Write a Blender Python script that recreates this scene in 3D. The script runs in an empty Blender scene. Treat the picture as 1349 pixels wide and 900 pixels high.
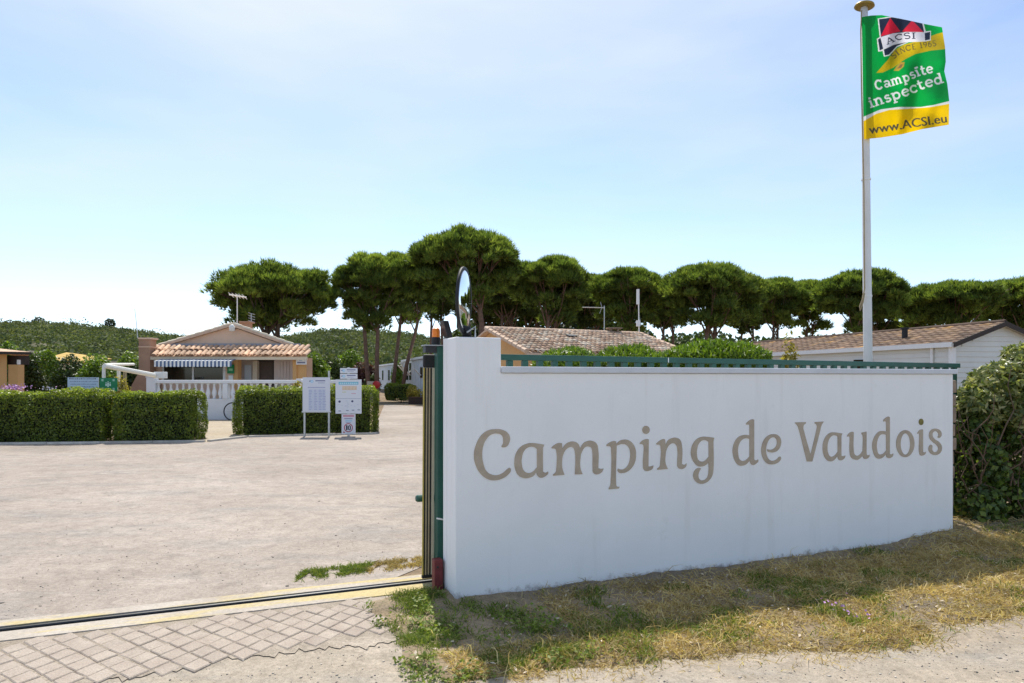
import bpy, math, random
import numpy as np
from mathutils import Vector, Matrix
from mathutils.geometry import tessellate_polygon

random.seed(7)
rng = np.random.default_rng(7)
SC = bpy.context.scene
COL = SC.collection

# ------------------------------------------------------------------ camera
F, CX, HY, H = 900.0, 674.5, 497.0, 1.6        # photo focal length (px), centre column, horizon row, eye height
cam_d = bpy.data.cameras.new("camera")
cam = bpy.data.objects.new("camera", cam_d)
COL.objects.link(cam)
cam.location = (0, 0, H)
cam.rotation_euler = (math.radians(90), 0, 0)
cam_d.sensor_width = 36.0
cam_d.lens = F / 1349 * 36.0
cam_d.shift_y = (HY - 450) / 1349
cam_d.clip_end = 6000
SC.camera = cam

# ------------------------------------------------------------------ sky and sun
SUN_VEC = Vector((-0.13, 0.60, 1.0)).normalized()
EL = math.asin(SUN_VEC.z)
ROT = math.atan2(SUN_VEC.x, SUN_VEC.y)
world = bpy.data.worlds.new("World")
SC.world = world
world.use_nodes = True
wn = world.node_tree
wn.nodes.clear()
w_out = wn.nodes.new("ShaderNodeOutputWorld")
w_bg = wn.nodes.new("ShaderNodeBackground")
w_sky = wn.nodes.new("ShaderNodeTexSky")
w_sky.sky_type = 'NISHITA'
w_sky.sun_disc = False
w_sky.sun_elevation = EL
w_sky.sun_rotation = ROT
w_sky.altitude = 0
w_sky.air_density = 0.7
w_sky.dust_density = 0.4
w_sky.ozone_density = 0.5
w_bg.inputs['Strength'].default_value = 0.14
# thin high cloud
w_tc = wn.nodes.new("ShaderNodeTexCoord")
w_map = wn.nodes.new("ShaderNodeMapping")
w_map.inputs['Scale'].default_value = (1.4, 1.4, 5.0)
w_no = wn.nodes.new("ShaderNodeTexNoise")
w_no.inputs['Scale'].default_value = 1.9
w_no.inputs['Detail'].default_value = 7
w_no.inputs['Roughness'].default_value = 0.5
w_rmp = wn.nodes.new("ShaderNodeMapRange")
w_rmp.inputs['From Min'].default_value = 0.34
w_rmp.inputs['From Max'].default_value = 0.78
w_rmp.inputs['To Max'].default_value = 0.5
w_mix = wn.nodes.new("ShaderNodeMix")
w_mix.data_type = 'RGBA'
w_mix.inputs['B'].default_value = (3.85, 4.2, 4.45, 1)
wn.links.new(w_tc.outputs['Generated'], w_map.inputs['Vector'])
wn.links.new(w_map.outputs['Vector'], w_no.inputs['Vector'])
wn.links.new(w_no.outputs['Fac'], w_rmp.inputs['Value'])
# the veil is brightest towards the sun (aureole)
w_nrm = wn.nodes.new("ShaderNodeVectorMath"); w_nrm.operation = 'NORMALIZE'
w_dot = wn.nodes.new("ShaderNodeVectorMath"); w_dot.operation = 'DOT_PRODUCT'
w_dot.inputs[1].default_value = SUN_VEC
w_au = wn.nodes.new("ShaderNodeMapRange"); w_au.interpolation_type = 'SMOOTHSTEP'
w_au.inputs['From Min'].default_value = 0.66; w_au.inputs['From Max'].default_value = 0.98; w_au.inputs['To Max'].default_value = 0.85
w_add = wn.nodes.new("ShaderNodeMath"); w_add.operation = 'ADD'; w_add.use_clamp = True
wn.links.new(w_tc.outputs['Generated'], w_nrm.inputs[0]); wn.links.new(w_nrm.outputs[0], w_dot.inputs[0])
wn.links.new(w_dot.outputs['Value'], w_au.inputs['Value'])
wn.links.new(w_au.outputs['Result'], w_add.inputs[0]); wn.links.new(w_rmp.outputs['Result'], w_add.inputs[1])
wn.links.new(w_add.outputs[0], w_mix.inputs['Factor'])
wn.links.new(w_sky.outputs['Color'], w_mix.inputs['A'])
wn.links.new(w_mix.outputs['Result'], w_bg.inputs['Color'])
wn.links.new(w_bg.outputs['Background'], w_out.inputs['Surface'])

sun_d = bpy.data.lights.new("sun", 'SUN')
sun_d.energy = 3.2
sun_d.angle = math.radians(0.5)
sun_d.color = (1.0, 0.95, 0.86)
sun = bpy.data.objects.new("sun", sun_d)
COL.objects.link(sun)
sun.location = (0, 0, 30)
sun.rotation_euler = SUN_VEC.to_track_quat('Z', 'Y').to_euler()

SC.view_settings.view_transform = 'Standard'
SC.view_settings.look = 'None'
SC.view_settings.gamma = 1.0
SC.view_settings.exposure = 0.7
SC.view_settings.use_curve_mapping = False
SC.cycles.max_bounces = 8
SC.cycles.diffuse_bounces = 4
SC.cycles.transparent_max_bounces = 8

# ------------------------------------------------------------------ pixel -> place
def gp(px, py, z=0.0):
    D = (H - z) * F / (py - HY)
    return Vector(((px - CX) / F * D, D, z))

def Xp(px, D): return (px - CX) / F * D
def Zp(py, D): return H - (py - HY) * D / F

# ------------------------------------------------------------------ materials
MATS = {}
def new_mat(name):
    m = bpy.data.materials.new(name)
    m.use_nodes = True
    nt = m.node_tree
    nt.nodes.clear()
    out = nt.nodes.new("ShaderNodeOutputMaterial")
    b = nt.nodes.new("ShaderNodeBsdfPrincipled")
    nt.links.new(b.outputs[0], out.inputs['Surface'])
    MATS[name] = m
    return m, nt, b, out

def N(nt, kind, **kw):
    n = nt.nodes.new(kind)
    for k, v in kw.items():
        n.inputs[k].default_value = v
    return n

def mixc(nt, fac, a, b, mode='MIX'):
    n = nt.nodes.new("ShaderNodeMix")
    n.data_type = 'RGBA'
    n.blend_type = mode
    for key, v in (('Factor', fac), ('A', a), ('B', b)):
        if isinstance(v, (int, float)):
            n.inputs[key].default_value = v
        elif isinstance(v, tuple):
            n.inputs[key].default_value = (v[0], v[1], v[2], 1)
        else:
            nt.links.new(v, n.inputs[key])
    return n.outputs['Result']

def ramp(nt, src, stops):
    r = nt.nodes.new("ShaderNodeValToRGB")
    els = r.color_ramp.elements
    while len(els) < len(stops): els.new(0.5)
    for e, (p, c) in zip(els, stops):
        e.position = p
        e.color = (c[0], c[1], c[2], 1) if isinstance(c, tuple) else (c, c, c, 1)
    nt.links.new(src, r.inputs['Fac'])
    return r.outputs['Color']

def noise(nt, scale, detail=5, rough=0.6, vec=None, dist=0.0):
    n = N(nt, "ShaderNodeTexNoise", Scale=scale, Detail=detail, Roughness=rough, Distortion=dist)
    if vec is None:
        g = nt.nodes.new("ShaderNodeNewGeometry")
        vec = g.outputs['Position']
    nt.links.new(vec, n.inputs['Vector'])
    return n.outputs['Fac']

def bump(nt, bsdf, height, strength, dist=0.01):
    b = N(nt, "ShaderNodeBump", Strength=strength, Distance=dist)
    nt.links.new(height, b.inputs['Height'])
    nt.links.new(b.outputs['Normal'], bsdf.inputs['Normal'])

def plain(name, col, rough=0.7, var=0.12, scale=6.0, bmp=0.0, bscale=80.0, metal=0.0, spec=0.4, objrand=0.0):
    m, nt, b, out = new_mat(name)
    b.inputs['Roughness'].default_value = rough
    b.inputs['Metallic'].default_value = metal
    b.inputs['Specular IOR Level'].default_value = spec
    c = (col[0], col[1], col[2])
    if var > 0 or objrand > 0:
        f = noise(nt, scale, 6, 0.65)
        lo = tuple(x * (1 - var) for x in c); hi = tuple(min(1, x * (1 + var)) for x in c)
        res = ramp(nt, f, [(0.3, lo), (0.7, hi)])
        if objrand > 0:
            oi = nt.nodes.new("ShaderNodeObjectInfo")
            r2 = ramp(nt, oi.outputs['Random'], [(0, 1 - objrand), (1, 1 + objrand * 0.6)])
            res = mixc(nt, 1.0, res, r2, 'MULTIPLY')
        nt.links.new(res, b.inputs['Base Color'])
    else:
        b.inputs['Base Color'].default_value = (*c, 1)
    if bmp > 0:
        bump(nt, b, noise(nt, bscale, 4, 0.6), bmp)
    return m

def leafmat(name, stops, trans=0.35, rough=0.5, spec=0.3, patch=0.25, pscale=1.2):
    """stops: colours over the per-leaf random value stored on the faces"""
    m, nt, b, out = new_mat(name)
    a = nt.nodes.new("ShaderNodeAttribute"); a.attribute_name = 'rnd'
    col = ramp(nt, a.outputs['Fac'], stops)
    f = noise(nt, pscale, 3, 0.5)
    col = mixc(nt, 1.0, col, ramp(nt, f, [(0.3, 1 - patch), (0.7, 1 + patch)]), 'MULTIPLY')
    nt.links.new(col, b.inputs['Base Color'])
    b.inputs['Roughness'].default_value = rough
    b.inputs['Specular IOR Level'].default_value = spec
    if trans > 0:
        t = nt.nodes.new("ShaderNodeBsdfTranslucent")
        nt.links.new(mixc(nt, 1.0, col, (1.25, 1.3, 0.6), 'MULTIPLY'), t.inputs['Color'])
        mx = nt.nodes.new("ShaderNodeMixShader")
        mx.inputs['Fac'].default_value = trans
        nt.links.new(b.outputs[0], mx.inputs[1]); nt.links.new(t.outputs[0], mx.inputs[2])
        nt.links.new(mx.outputs[0], out.inputs['Surface'])
    return m

def printmat(name, trans=0.0, rough=0.5):
    m, nt, b, out = new_mat(name)
    a = nt.nodes.new("ShaderNodeAttribute"); a.attribute_name = 'ink'
    nt.links.new(a.outputs['Color'], b.inputs['Base Color'])
    b.inputs['Roughness'].default_value = rough
    if trans > 0:
        t = nt.nodes.new("ShaderNodeBsdfTranslucent")
        nt.links.new(a.outputs['Color'], t.inputs['Color'])
        mx = nt.nodes.new("ShaderNodeMixShader"); mx.inputs['Fac'].default_value = trans
        nt.links.new(b.outputs[0], mx.inputs[1]); nt.links.new(t.outputs[0], mx.inputs[2])
        nt.links.new(mx.outputs[0], out.inputs['Surface'])
    return m

# ------------------------------------------------------------------ mesh helpers
def vnoise(x, y, seed=0):
    x = np.asarray(x, float); y = np.asarray(y, float)
    xi = np.floor(x).astype(np.int64); yi = np.floor(y).astype(np.int64)
    xf = x - xi; yf = y - yi
    def h(a, b):
        n = (a * 374761393 + b * 668265263 + seed * 974711) & 0x7fffffff
        n = ((n ^ (n >> 13)) * 1274126177) & 0x7fffffff
        return ((n ^ (n >> 16)) & 0xffff) / 65535.0
    u = xf * xf * (3 - 2 * xf); v = yf * yf * (3 - 2 * yf)
    return (h(xi, yi) * (1 - u) + h(xi + 1, yi) * u) * (1 - v) + (h(xi, yi + 1) * (1 - u) + h(xi + 1, yi + 1) * u) * v

def fbm(x, y, seed=0, octv=4):
    s = 0; a = 0.5; t = 0
    for k in range(octv):
        s = s + a * vnoise(np.asarray(x) * 2 ** k, np.asarray(y) * 2 ** k, seed + k); t += a; a *= 0.5
    return s / t

def world_of(o):
    M = Matrix.Identity(4)
    while o is not None:
        M = (Matrix.Translation(o.location) @ Matrix.Rotation(o.rotation_euler.z, 4, 'Z')) @ M
        o = o.parent
    return M

def npmesh(name, V, Fc, mat, parent=None, attr=None, smooth=False, world=True, kind=None, ink=None):
    """V (n,3), Fc (m,3|4); attr: per-face float 'rnd'; world=True means V is in world space"""
    V = np.asarray(V, float)
    if parent is not None and world:
        Mi = np.array(world_of(parent).inverted())
        V = V @ Mi[:3, :3].T + Mi[:3, 3]
    me = bpy.data.meshes.new(name)
    k = Fc.shape[1]
    me.vertices.add(len(V)); me.vertices.foreach_set('co', V.astype(np.float32).ravel())
    me.loops.add(Fc.size); me.loops.foreach_set('vertex_index', Fc.astype(np.int32).ravel())
    me.polygons.add(len(Fc)); me.polygons.foreach_set('loop_start', np.arange(0, Fc.size, k, dtype=np.int32))
    me.update(calc_edges=True)
    if attr is not None:
        at = me.attributes.new('rnd', 'FLOAT', 'FACE'); at.data.foreach_set('value', np.asarray(attr, np.float32))
    if ink is not None:
        at = me.attributes.new('ink', 'FLOAT_COLOR', 'POINT'); at.data.foreach_set('color', np.asarray(ink, np.float32).ravel())
    if smooth: me.polygons.foreach_set('use_smooth', np.ones(len(Fc), bool))
    me.materials.append(mat)
    o = bpy.data.objects.new(name, me); COL.objects.link(o)
    if parent is not None: o.parent = parent
    if kind: o['kind'] = kind
    return o

class MB:
    def __init__(s): s.v = []; s.f = []; s.m = []
    def add(s, vs, fs, mi=0):
        o = len(s.v); s.v += [tuple(v) for v in vs]; s.f += [tuple(i + o for i in f) for f in fs]; s.m += [mi] * len(fs); return s
    def box(s, x0, x1, y0, y1, z0, z1, mi=0):
        return s.add([(x0, y0, z0), (x1, y0, z0), (x1, y1, z0), (x0, y1, z0), (x0, y0, z1), (x1, y0, z1), (x1, y1, z1), (x0, y1, z1)],
              [(0, 3, 2, 1), (4, 5, 6, 7), (0, 1, 5, 4), (1, 2, 6, 5), (2, 3, 7, 6), (3, 0, 4, 7)], mi)
    def pbox(s, px0, px1, py0, py1, D, dep, mi=0):
        """box whose front face covers a rectangle of the photo at depth D"""
        return s.box(Xp(px0, D), Xp(px1, D), D, D + dep, Zp(py1, D), Zp(py0, D), mi)
    def obox(s, c, ax, h, mi=0):
        c = Vector(c); a, b, d = [Vector(q).normalized() for q in ax]
        vs = []
        for k in ((-1, -1, -1), (1, -1, -1), (1, 1, -1), (-1, 1, -1), (-1, -1, 1), (1, -1, 1), (1, 1, 1), (-1, 1, 1)):
            vs.append(c + a * h[0] * k[0] + b * h[1] * k[1] + d * h[2] * k[2])
        return s.add(vs, [(0, 3, 2, 1), (4, 5, 6, 7), (0, 1, 5, 4), (1, 2, 6, 5), (2, 3, 7, 6), (3, 0, 4, 7)], mi)
    def tube(s, path, rad, n=8, mi=0, cap=True):
        path = [Vector(p) for p in path]
        if not isinstance(rad, (list, tuple)): rad = [rad] * len(path)
        rings = []; up = None
        for i, p in enumerate(path):
            t = (path[min(i + 1, len(path) - 1)] - path[max(i - 1, 0)]).normalized()
            if up is None:
                up = t.orthogonal().normalized()
            up = (up - t * up.dot(t)).normalized(); w = t.cross(up)
            rings.append([p + (up * math.cos(2 * math.pi * k / n) + w * math.sin(2 * math.pi * k / n)) * rad[i] for k in range(n)])
        vs = [v for r in rings for v in r]; fs = []
        for i in range(len(path) - 1):
            for k in range(n):
                fs.append((i * n + k, i * n + (k + 1) % n, (i + 1) * n + (k + 1) % n, (i + 1) * n + k))
        if cap:
            fs.append(tuple(range(n - 1, -1, -1))); fs.append(tuple((len(path) - 1) * n + k for k in range(n)))
        return s.add(vs, fs, mi)
    def lathe(s, prof, c=(0, 0, 0), n=12, mi=0, M=None):
        vs = []; fs = []
        for (r, z) in prof:
            for k in range(n):
                v = Vector((r * math.cos(2 * math.pi * k / n), r * math.sin(2 * math.pi * k / n), z))
                if M is not None: v = M @ v
                vs.append(v + Vector(c))
        for i in range(len(prof) - 1):
            for k in range(n):
                fs.append((i * n + k, i * n + (k + 1) % n, (i + 1) * n + (k + 1) % n, (i + 1) * n + k))
        fs.append(tuple(range(n - 1, -1, -1))); fs.append(tuple((len(prof) - 1) * n + k for k in range(n)))
        return s.add(vs, fs, mi)
    def prism(s, poly, off, mi=0):
        """closed polygon (3-D points) pushed along off"""
        poly = [Vector(p) for p in poly]; off = Vector(off); n = len(poly)
        fs = [tuple(range(n - 1, -1, -1)), tuple(range(n, 2 * n))]
        fs += [(i, (i + 1) % n, n + (i + 1) % n, n + i) for i in range(n)]
        return s.add(poly + [p + off for p in poly], fs, mi)
    def build(s, name, mats, parent=None, smooth=False, bevel=0.0, world=True, kind=None):
        me = bpy.data.meshes.new(name)
        vs = s.v
        if parent is not None and world:
            Mi = world_of(parent).inverted(); vs = [Mi @ Vector(v) for v in vs]
        me.from_pydata([tuple(v) for v in vs], [], s.f)
        if not isinstance(mats, (list, tuple)): mats = [mats]
        for m in mats: me.materials.append(m)
        if len(mats) > 1: me.polygons.foreach_set('material_index', s.m)
        if smooth: me.polygons.foreach_set('use_smooth', [True] * len(s.f))
        me.update()
        o = bpy.data.objects.new(name, me); COL.objects.link(o)
        if parent is not None: o.parent = parent
        if kind: o['kind'] = kind
        if bevel > 0:
            b = o.modifiers.new('bevel', 'BEVEL'); b.width = bevel; b.segments = 2; b.limit_method = 'ANGLE'
        return o

def tag(o, label=None, cat=None, group=None, kind=None):
    if label: o['label'] = label
    if cat: o['category'] = cat
    if group: o['group'] = group
    if kind: o['kind'] = kind
    return o

def thing(name, label, cat, loc=(0, 0, 0), rotz=0.0, group=None):
    o = bpy.data.objects.new(name, None); COL.objects.link(o)
    o.empty_display_size = 0.2
    o.location = loc; o.rotation_euler = (0, 0, rotz)
    return tag(o, label, cat, group)

def child_copy(src, parent, loc=None, rotz=None, name=None):
    c = src.copy(); COL.objects.link(c); c.parent = parent
    if loc is not None: c.location = loc
    if rotz is not None: c.rotation_euler = (0, 0, rotz)
    return c

def unit(a): return a / np.maximum(np.linalg.norm(a, axis=1, keepdims=True), 1e-9)

def leaf_cloud(P, Nn, L, W, jit=0.6, fold=0.15, lean=None):
    n = len(P)
    nr = unit(unit(Nn) + jit * rng.normal(size=(n, 3)))
    d = rng.normal(size=(n, 3)) if lean is None else lean + 0.5 * rng.normal(size=(n, 3))
    t = unit(np.cross(nr, np.cross(d, nr))); b = np.cross(nr, t)
    L = (np.asarray(L) * np.ones(n))[:, None]; W = (np.asarray(W) * np.ones(n))[:, None]
    sc = rng.uniform(0.65, 1.25, (n, 1))
    L = L * sc; W = W * sc
    V = np.stack([P - t * L / 2, P + b * W / 2 + nr * W * fold, P + t * L / 2, P - b * W / 2 + nr * W * fold], 1).reshape(-1, 3)
    i = np.arange(n)[:, None] * 4
    Fc = np.concatenate([i + np.array([[0, 1, 2]]), i + np.array([[0, 2, 3]])], 1).reshape(-1, 3)
    r = np.repeat(rng.uniform(0, 1, n), 2)
    return V, Fc, r

def tufts(P, A, L, W, k=7, spread=0.8):
    n = len(P)
    P2 = np.repeat(P, k, 0); A2 = np.repeat(unit(A), k, 0)
    d = unit(A2 + spread * rng.normal(size=(n * k, 3)))
    s = unit(np.cross(d, rng.normal(size=(n * k, 3))))
    ln = L * rng.uniform(0.6, 1.2, (n * k, 1))
    V = np.stack([P2 - s * W / 2, P2 + s * W / 2, P2 + d * ln], 1).reshape(-1, 3)
    Fc = np.arange(n * k * 3).reshape(-1, 3)
    r = np.clip(np.repeat(rng.uniform(0, 1, n), k) + rng.normal(0, 0.12, n * k), 0, 1)
    return V, Fc, r

# 2-D text and shapes -> triangles -> print raster -------------------------------------------------
def text_tris(s, size=1.0):
    cu = bpy.data.curves.new('lettering', 'FONT'); cu.body = s; cu.size = size; cu.resolution_u = 3
    ob = bpy.data.objects.new('lettering', cu)
    me = bpy.data.meshes.new_from_object(ob)
    me.calc_loop_triangles()
    co = np.array([v.co[:2] for v in me.vertices]) if len(me.vertices) else np.zeros((0, 2))
    tr = np.array([t.vertices[:] for t in me.loop_triangles], int).reshape(-1, 3)
    bpy.data.objects.remove(ob); bpy.data.curves.remove(cu); bpy.data.meshes.remove(me)
    return co, tr

def poly_tris(pts):
    tr = tessellate_polygon([[Vector((p[0], p[1], 0)) for p in pts]])
    return np.array([p[:2] for p in pts], float), np.array(tr, int)

def ribbon_tris(pts, w):
    pts = np.array(pts, float); d = np.gradient(pts, axis=0); d = d / np.maximum(np.linalg.norm(d, axis=1, keepdims=True), 1e-9)
    nrm = np.stack([-d[:, 1], d[:, 0]], 1) * w / 2
    co = np.concatenate([pts + nrm, pts - nrm]); n = len(pts)
    tr = [(i, i + 1, n + i) for i in range(n - 1)] + [(i + 1, n + i + 1, n + i) for i in range(n - 1)]
    return co, np.array(tr, int)

class Raster:
    """colour print sampled on a grid; (x0,y0)-(x1,y1) with y down, like the photo"""
    def __init__(s, x0, y0, x1, y1, res, base):
        s.x0, s.y0, s.res = x0, y0, res * 2
        s.w = int((x1 - x0) * s.res) + 2; s.h = int((y1 - y0) * s.res) + 2
        s.a = np.tile(np.array(base, float), (s.h, s.w, 1))
    def tris(s, co, tr, col):
        c = (np.asarray(co) - (s.x0, s.y0)) * s.res
        for t in tr:
            p = c[list(t)]
            lo = np.maximum(np.floor(p.min(0)).astype(int), 0); hi = np.minimum(np.ceil(p.max(0)).astype(int) + 1, (s.w, s.h))
            if (hi <= lo).any(): continue
            X, Y = np.meshgrid(np.arange(lo[0], hi[0]) + .5, np.arange(lo[1], hi[1]) + .5)
            def e(a, b): return (b[0] - a[0]) * (Y - a[1]) - (b[1] - a[1]) * (X - a[0])
            e0, e1, e2 = e(p[0], p[1]), e(p[1], p[2]), e(p[2], p[0])
            m = ((e0 >= 0) & (e1 >= 0) & (e2 >= 0)) | ((e0 <= 0) & (e1 <= 0) & (e2 <= 0))
            s.a[lo[1]:hi[1], lo[0]:hi[0]][m] = col
    def poly(s, pts, col): s.tris(*poly_tris(pts), col)
    def rect(s, x0, y0, x1, y1, col): s.poly([(x0, y0), (x1, y0), (x1, y1), (x0, y1)], col)
    def disc(s, cx, cy, rx, ry, col): s.poly([(cx + rx * math.cos(k * math.pi / 12), cy + ry * math.sin(k * math.pi / 12)) for k in range(24)], col)
    def text(s, string, x, y, w, h, col, bold=0.0, rot=0.0):
        """text fitted in a box whose baseline starts at (x, y)"""
        co, tr = text_tris(string)
        if len(co) == 0: return
        mn, mx = co.min(0), co.max(0); sx = w / (mx[0] - mn[0]); sy = h / max(mx[1], .01)
        p = np.stack([(co[:, 0] - mn[0]) * sx, -co[:, 1] * sy], 1)
        c, q = math.cos(rot), math.sin(rot)
        p = np.stack([p[:, 0] * c - p[:, 1] * q, p[:, 0] * q + p[:, 1] * c], 1) + (x, y)
        for dx in ((0,) if bold == 0 else (-bold, 0, bold)):
            s.tris(p + (dx, 0), tr, col)
    def sample(s, x, y):
        fx = np.clip(((np.asarray(x) - s.x0) * s.res), 0.5, s.w - 1.5); fy = np.clip(((np.asarray(y) - s.y0) * s.res), 0.5, s.h - 1.5)
        i = fx.astype(int); j = fy.astype(int)
        return (s.a[j, i] + s.a[j, np.minimum(i + 1, s.w - 1)] + s.a[np.minimum(j + 1, s.h - 1), i] + s.a[np.maximum(j - 1, 0), i]) / 4

def print_board(name, R, px0, px1, py0, py1, D, mat, parent, res=2.0, thick=0.02, back=None):
    """flat printed face (grid with ink per point) on a thin solid board"""
    nx = int((px1 - px0) * res) + 1; ny = int((py1 - py0) * res) + 1
    gx, gy = np.meshgrid(np.linspace(px0, px1, nx), np.linspace(py0, py1, ny))
    V = np.stack([(gx - CX) / F * D, np.full_like(gx, D), H - (gy - HY) * D / F], -1).reshape(-1, 3)
    i = (np.arange(ny - 1)[:, None] * nx + np.arange(nx - 1)[None]).ravel()
    Fc = np.stack([i, i + nx, i + nx + 1, i + 1], 1)
    ink = np.concatenate([R.sample(gx, gy).reshape(-1, 3), np.ones((nx * ny, 1))], 1)
    b = MB().box(Xp(px0, D), Xp(px1, D), D + .002, D + thick, Zp(py1, D), Zp(py0, D)).build(name, back or MATS['white_paint'], parent)
    npmesh('printed_face', V, Fc, mat, b, ink=ink)
    return b

# ------------------------------------------------------------------ material library
plain('white_paint', (.80, .80, .79), .55, .04, 3)
plain('green_paint', (.012, .085, .062), .4, .15, 8, spec=.5)
plain('black_rubber', (.018, .018, .02), .6, .2, 10)
plain('yellow_rubber', (.46, .36, .07), .6, .15, 10)
plain('beige_rubber', (.42, .34, .21), .6, .12, 10)
plain('cream_rubber', (.55, .50, .38), .6, .1, 10)
plain('red_paint', (.17, .03, .03), .6, .25, 14, .2, 60)
plain('galvanised', (.45, .47, .48), .4, .15, 12, metal=.6)
plain('dark_metal', (.03, .032, .035), .45, .2, 12)
plain('peach_render', (.74, .53, .39), .85, .08, 1.3, .25, 60)
plain('orange_render', (.62, .36, .15), .85, .08, 1.3, .25, 60)
plain('brown_render', (.40, .24, .16), .85, .15, 2, .3, 50)
plain('pink_wall', (.64, .53, .47), .8, .06, 2)
plain('cream_trim', (.68, .58, .44), .7, .06, 3)
plain('terracotta', (.66, .43, .28), .8, .3, 9, .3, 40, objrand=.45)
plain('coping_paint', (.62, .64, .68), .75, .08, 4, .2, 60)
plain('white_cement', (.76, .77, .78), .75, .06, 2, .2, 60)
plain('mortar_tile', (.62, .45, .33), .85, .2, 7)
plain('door_brown', (.075, .045, .03), .5, .2, 6)
plain('grey_lead', (.33, .34, .38), .6, .1, 6)
plain('mobile_wall', (.62, .66, .69), .6, .05, 1.5)
plain('siding_cream', (.70, .70, .66), .6, .05, 1.5)
plain('dark_brown_trim', (.035, .022, .017), .6, .2, 8)
plain('bark', (.17, .105, .075), .9, .35, 5, .6, 14)
plain('bark_dark', (.10, .07, .055), .9, .35, 5, .6, 14)
plain('twig', (.14, .09, .06), .9, .3, 12)
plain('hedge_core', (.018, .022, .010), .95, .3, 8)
plain('orange_lens', (.95, .24, .015), .25, .05, 5)
plain('gold_metal', (.33, .24, .07), .4, .2, 20, metal=.6)
plain('rope', (.38, .30, .18), .9, .2, 40)
plain('stone_old', (.27, .20, .145), .9, .35, 9, .8, 22)
plain('awning_white', (.78, .78, .76), .8, .04, 3)
plain('awning_blue', (.10, .15, .26), .8, .06, 3)
plain('red_reel', (.55, .03, .025), .4, .1, 10)
plain('green_sign', (.0, .20, .055), .45, .05, 5)
plain('pole_white', (.74, .74, .73), .5, .06, 3)
plain('cane_white', (.78, .76, .70), .6, .05, 3)
plain('yellow_roof', (.55, .36, .10), .85, .2, 3)
plain('kerb_concrete', (.56, .52, .46), .9, .2, 4, .4, 50, objrand=.2)
plain('flower_pink', (.62, .33, .60), .7, .2, 20)
plain('flower_white', (.75, .68, .72), .7, .2, 20)
plain('pale_litter', (.62, .52, .40), .8, .2, 20)
plain('tyre', (.02, .02, .022), .7, .2, 20)
plain('bike_frame', (.04, .06, .10), .35, .1, 10)
printmat('print', 0.0, .5)
printmat('flag_print', 0.55, .7)

m, nt, b, out = new_mat('dark_glass')
b.inputs['Base Color'].default_value = (.012, .015, .012, 1); b.inputs['Roughness'].default_value = .06; b.inputs['Specular IOR Level'].default_value = .5
m, nt, b, out = new_mat('mirror_glass')
b.inputs['Base Color'].default_value = (.86, .87, .88, 1); b.inputs['Roughness'].default_value = .03; b.inputs['Metallic'].default_value = 1

# letters: weathered taupe paint
m, nt, b, out = new_mat('letter_paint')
f = noise(nt, 9, 6, .7)
nt.links.new(ramp(nt, f, [(.3, (.38, .31, .24)), (.5, (.45, .37, .28)), (.72, (.50, .42, .33))]), b.inputs['Base Color'])
b.inputs['Roughness'].default_value = .8
plain('moss_paint', (.20, .17, .05), .8, .3, 20)

# lime-washed wall with faint stains, splashed base
m, nt, b, out = new_mat('wall_white')
g = nt.nodes.new("ShaderNodeNewGeometry")
sx = nt.nodes.new("ShaderNodeSeparateXYZ"); nt.links.new(g.outputs['Position'], sx.inputs[0])
base = ramp(nt, noise(nt, 1.6, 7, .6), [(.3, (.85, .845, .84)), (.7, (.90, .90, .895))])
base = mixc(nt, ramp(nt, noise(nt, 7, 6, .7), [(.62, 0.0), (.75, .22)]), base, (.66, .63, .58))
stm = nt.nodes.new("ShaderNodeMapping"); nt.links.new(g.outputs['Position'], stm.inputs['Vector']); stm.inputs['Scale'].default_value = (7, 7, .55)
base = mixc(nt, ramp(nt, noise(nt, 1.0, 6, .65, stm.outputs['Vector']), [(.55, 0.0), (.74, .34)]), base, (.70, .68, .64))
n2 = noise(nt, 9, 6, .7)
mr = N(nt, "ShaderNodeMapRange"); mr.inputs['From Min'].default_value = .3; mr.inputs['From Max'].default_value = .8; mr.inputs['To Min'].default_value = -.02; mr.inputs['To Max'].default_value = .11
nt.links.new(n2, mr.inputs['Value'])
sub = N(nt, "ShaderNodeMath"); sub.operation = 'SUBTRACT'
nt.links.new(mr.outputs[0], sub.inputs[0]); nt.links.new(sx.outputs['Z'], sub.inputs[1])
mr2 = N(nt, "ShaderNodeMapRange"); mr2.inputs['From Min'].default_value = -.03; mr2.inputs['From Max'].default_value = .03
nt.links.new(sub.outputs[0], mr2.inputs['Value'])
base = mixc(nt, mr2.outputs[0], base, (.40, .37, .34))
nt.links.new(base, b.inputs['Base Color'])
b.inputs['Roughness'].default_value = .85; b.inputs['Specular IOR Level'].default_value = .2
hmix = N(nt, "ShaderNodeMath"); hmix.operation = 'ADD'
nt.links.new(noise(nt, 5, 4, .5), hmix.inputs[0]); nt.links.new(noise(nt, 120, 3, .6), hmix.inputs[1])
bump(nt, b, hmix.outputs[0], .25, .006)

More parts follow.
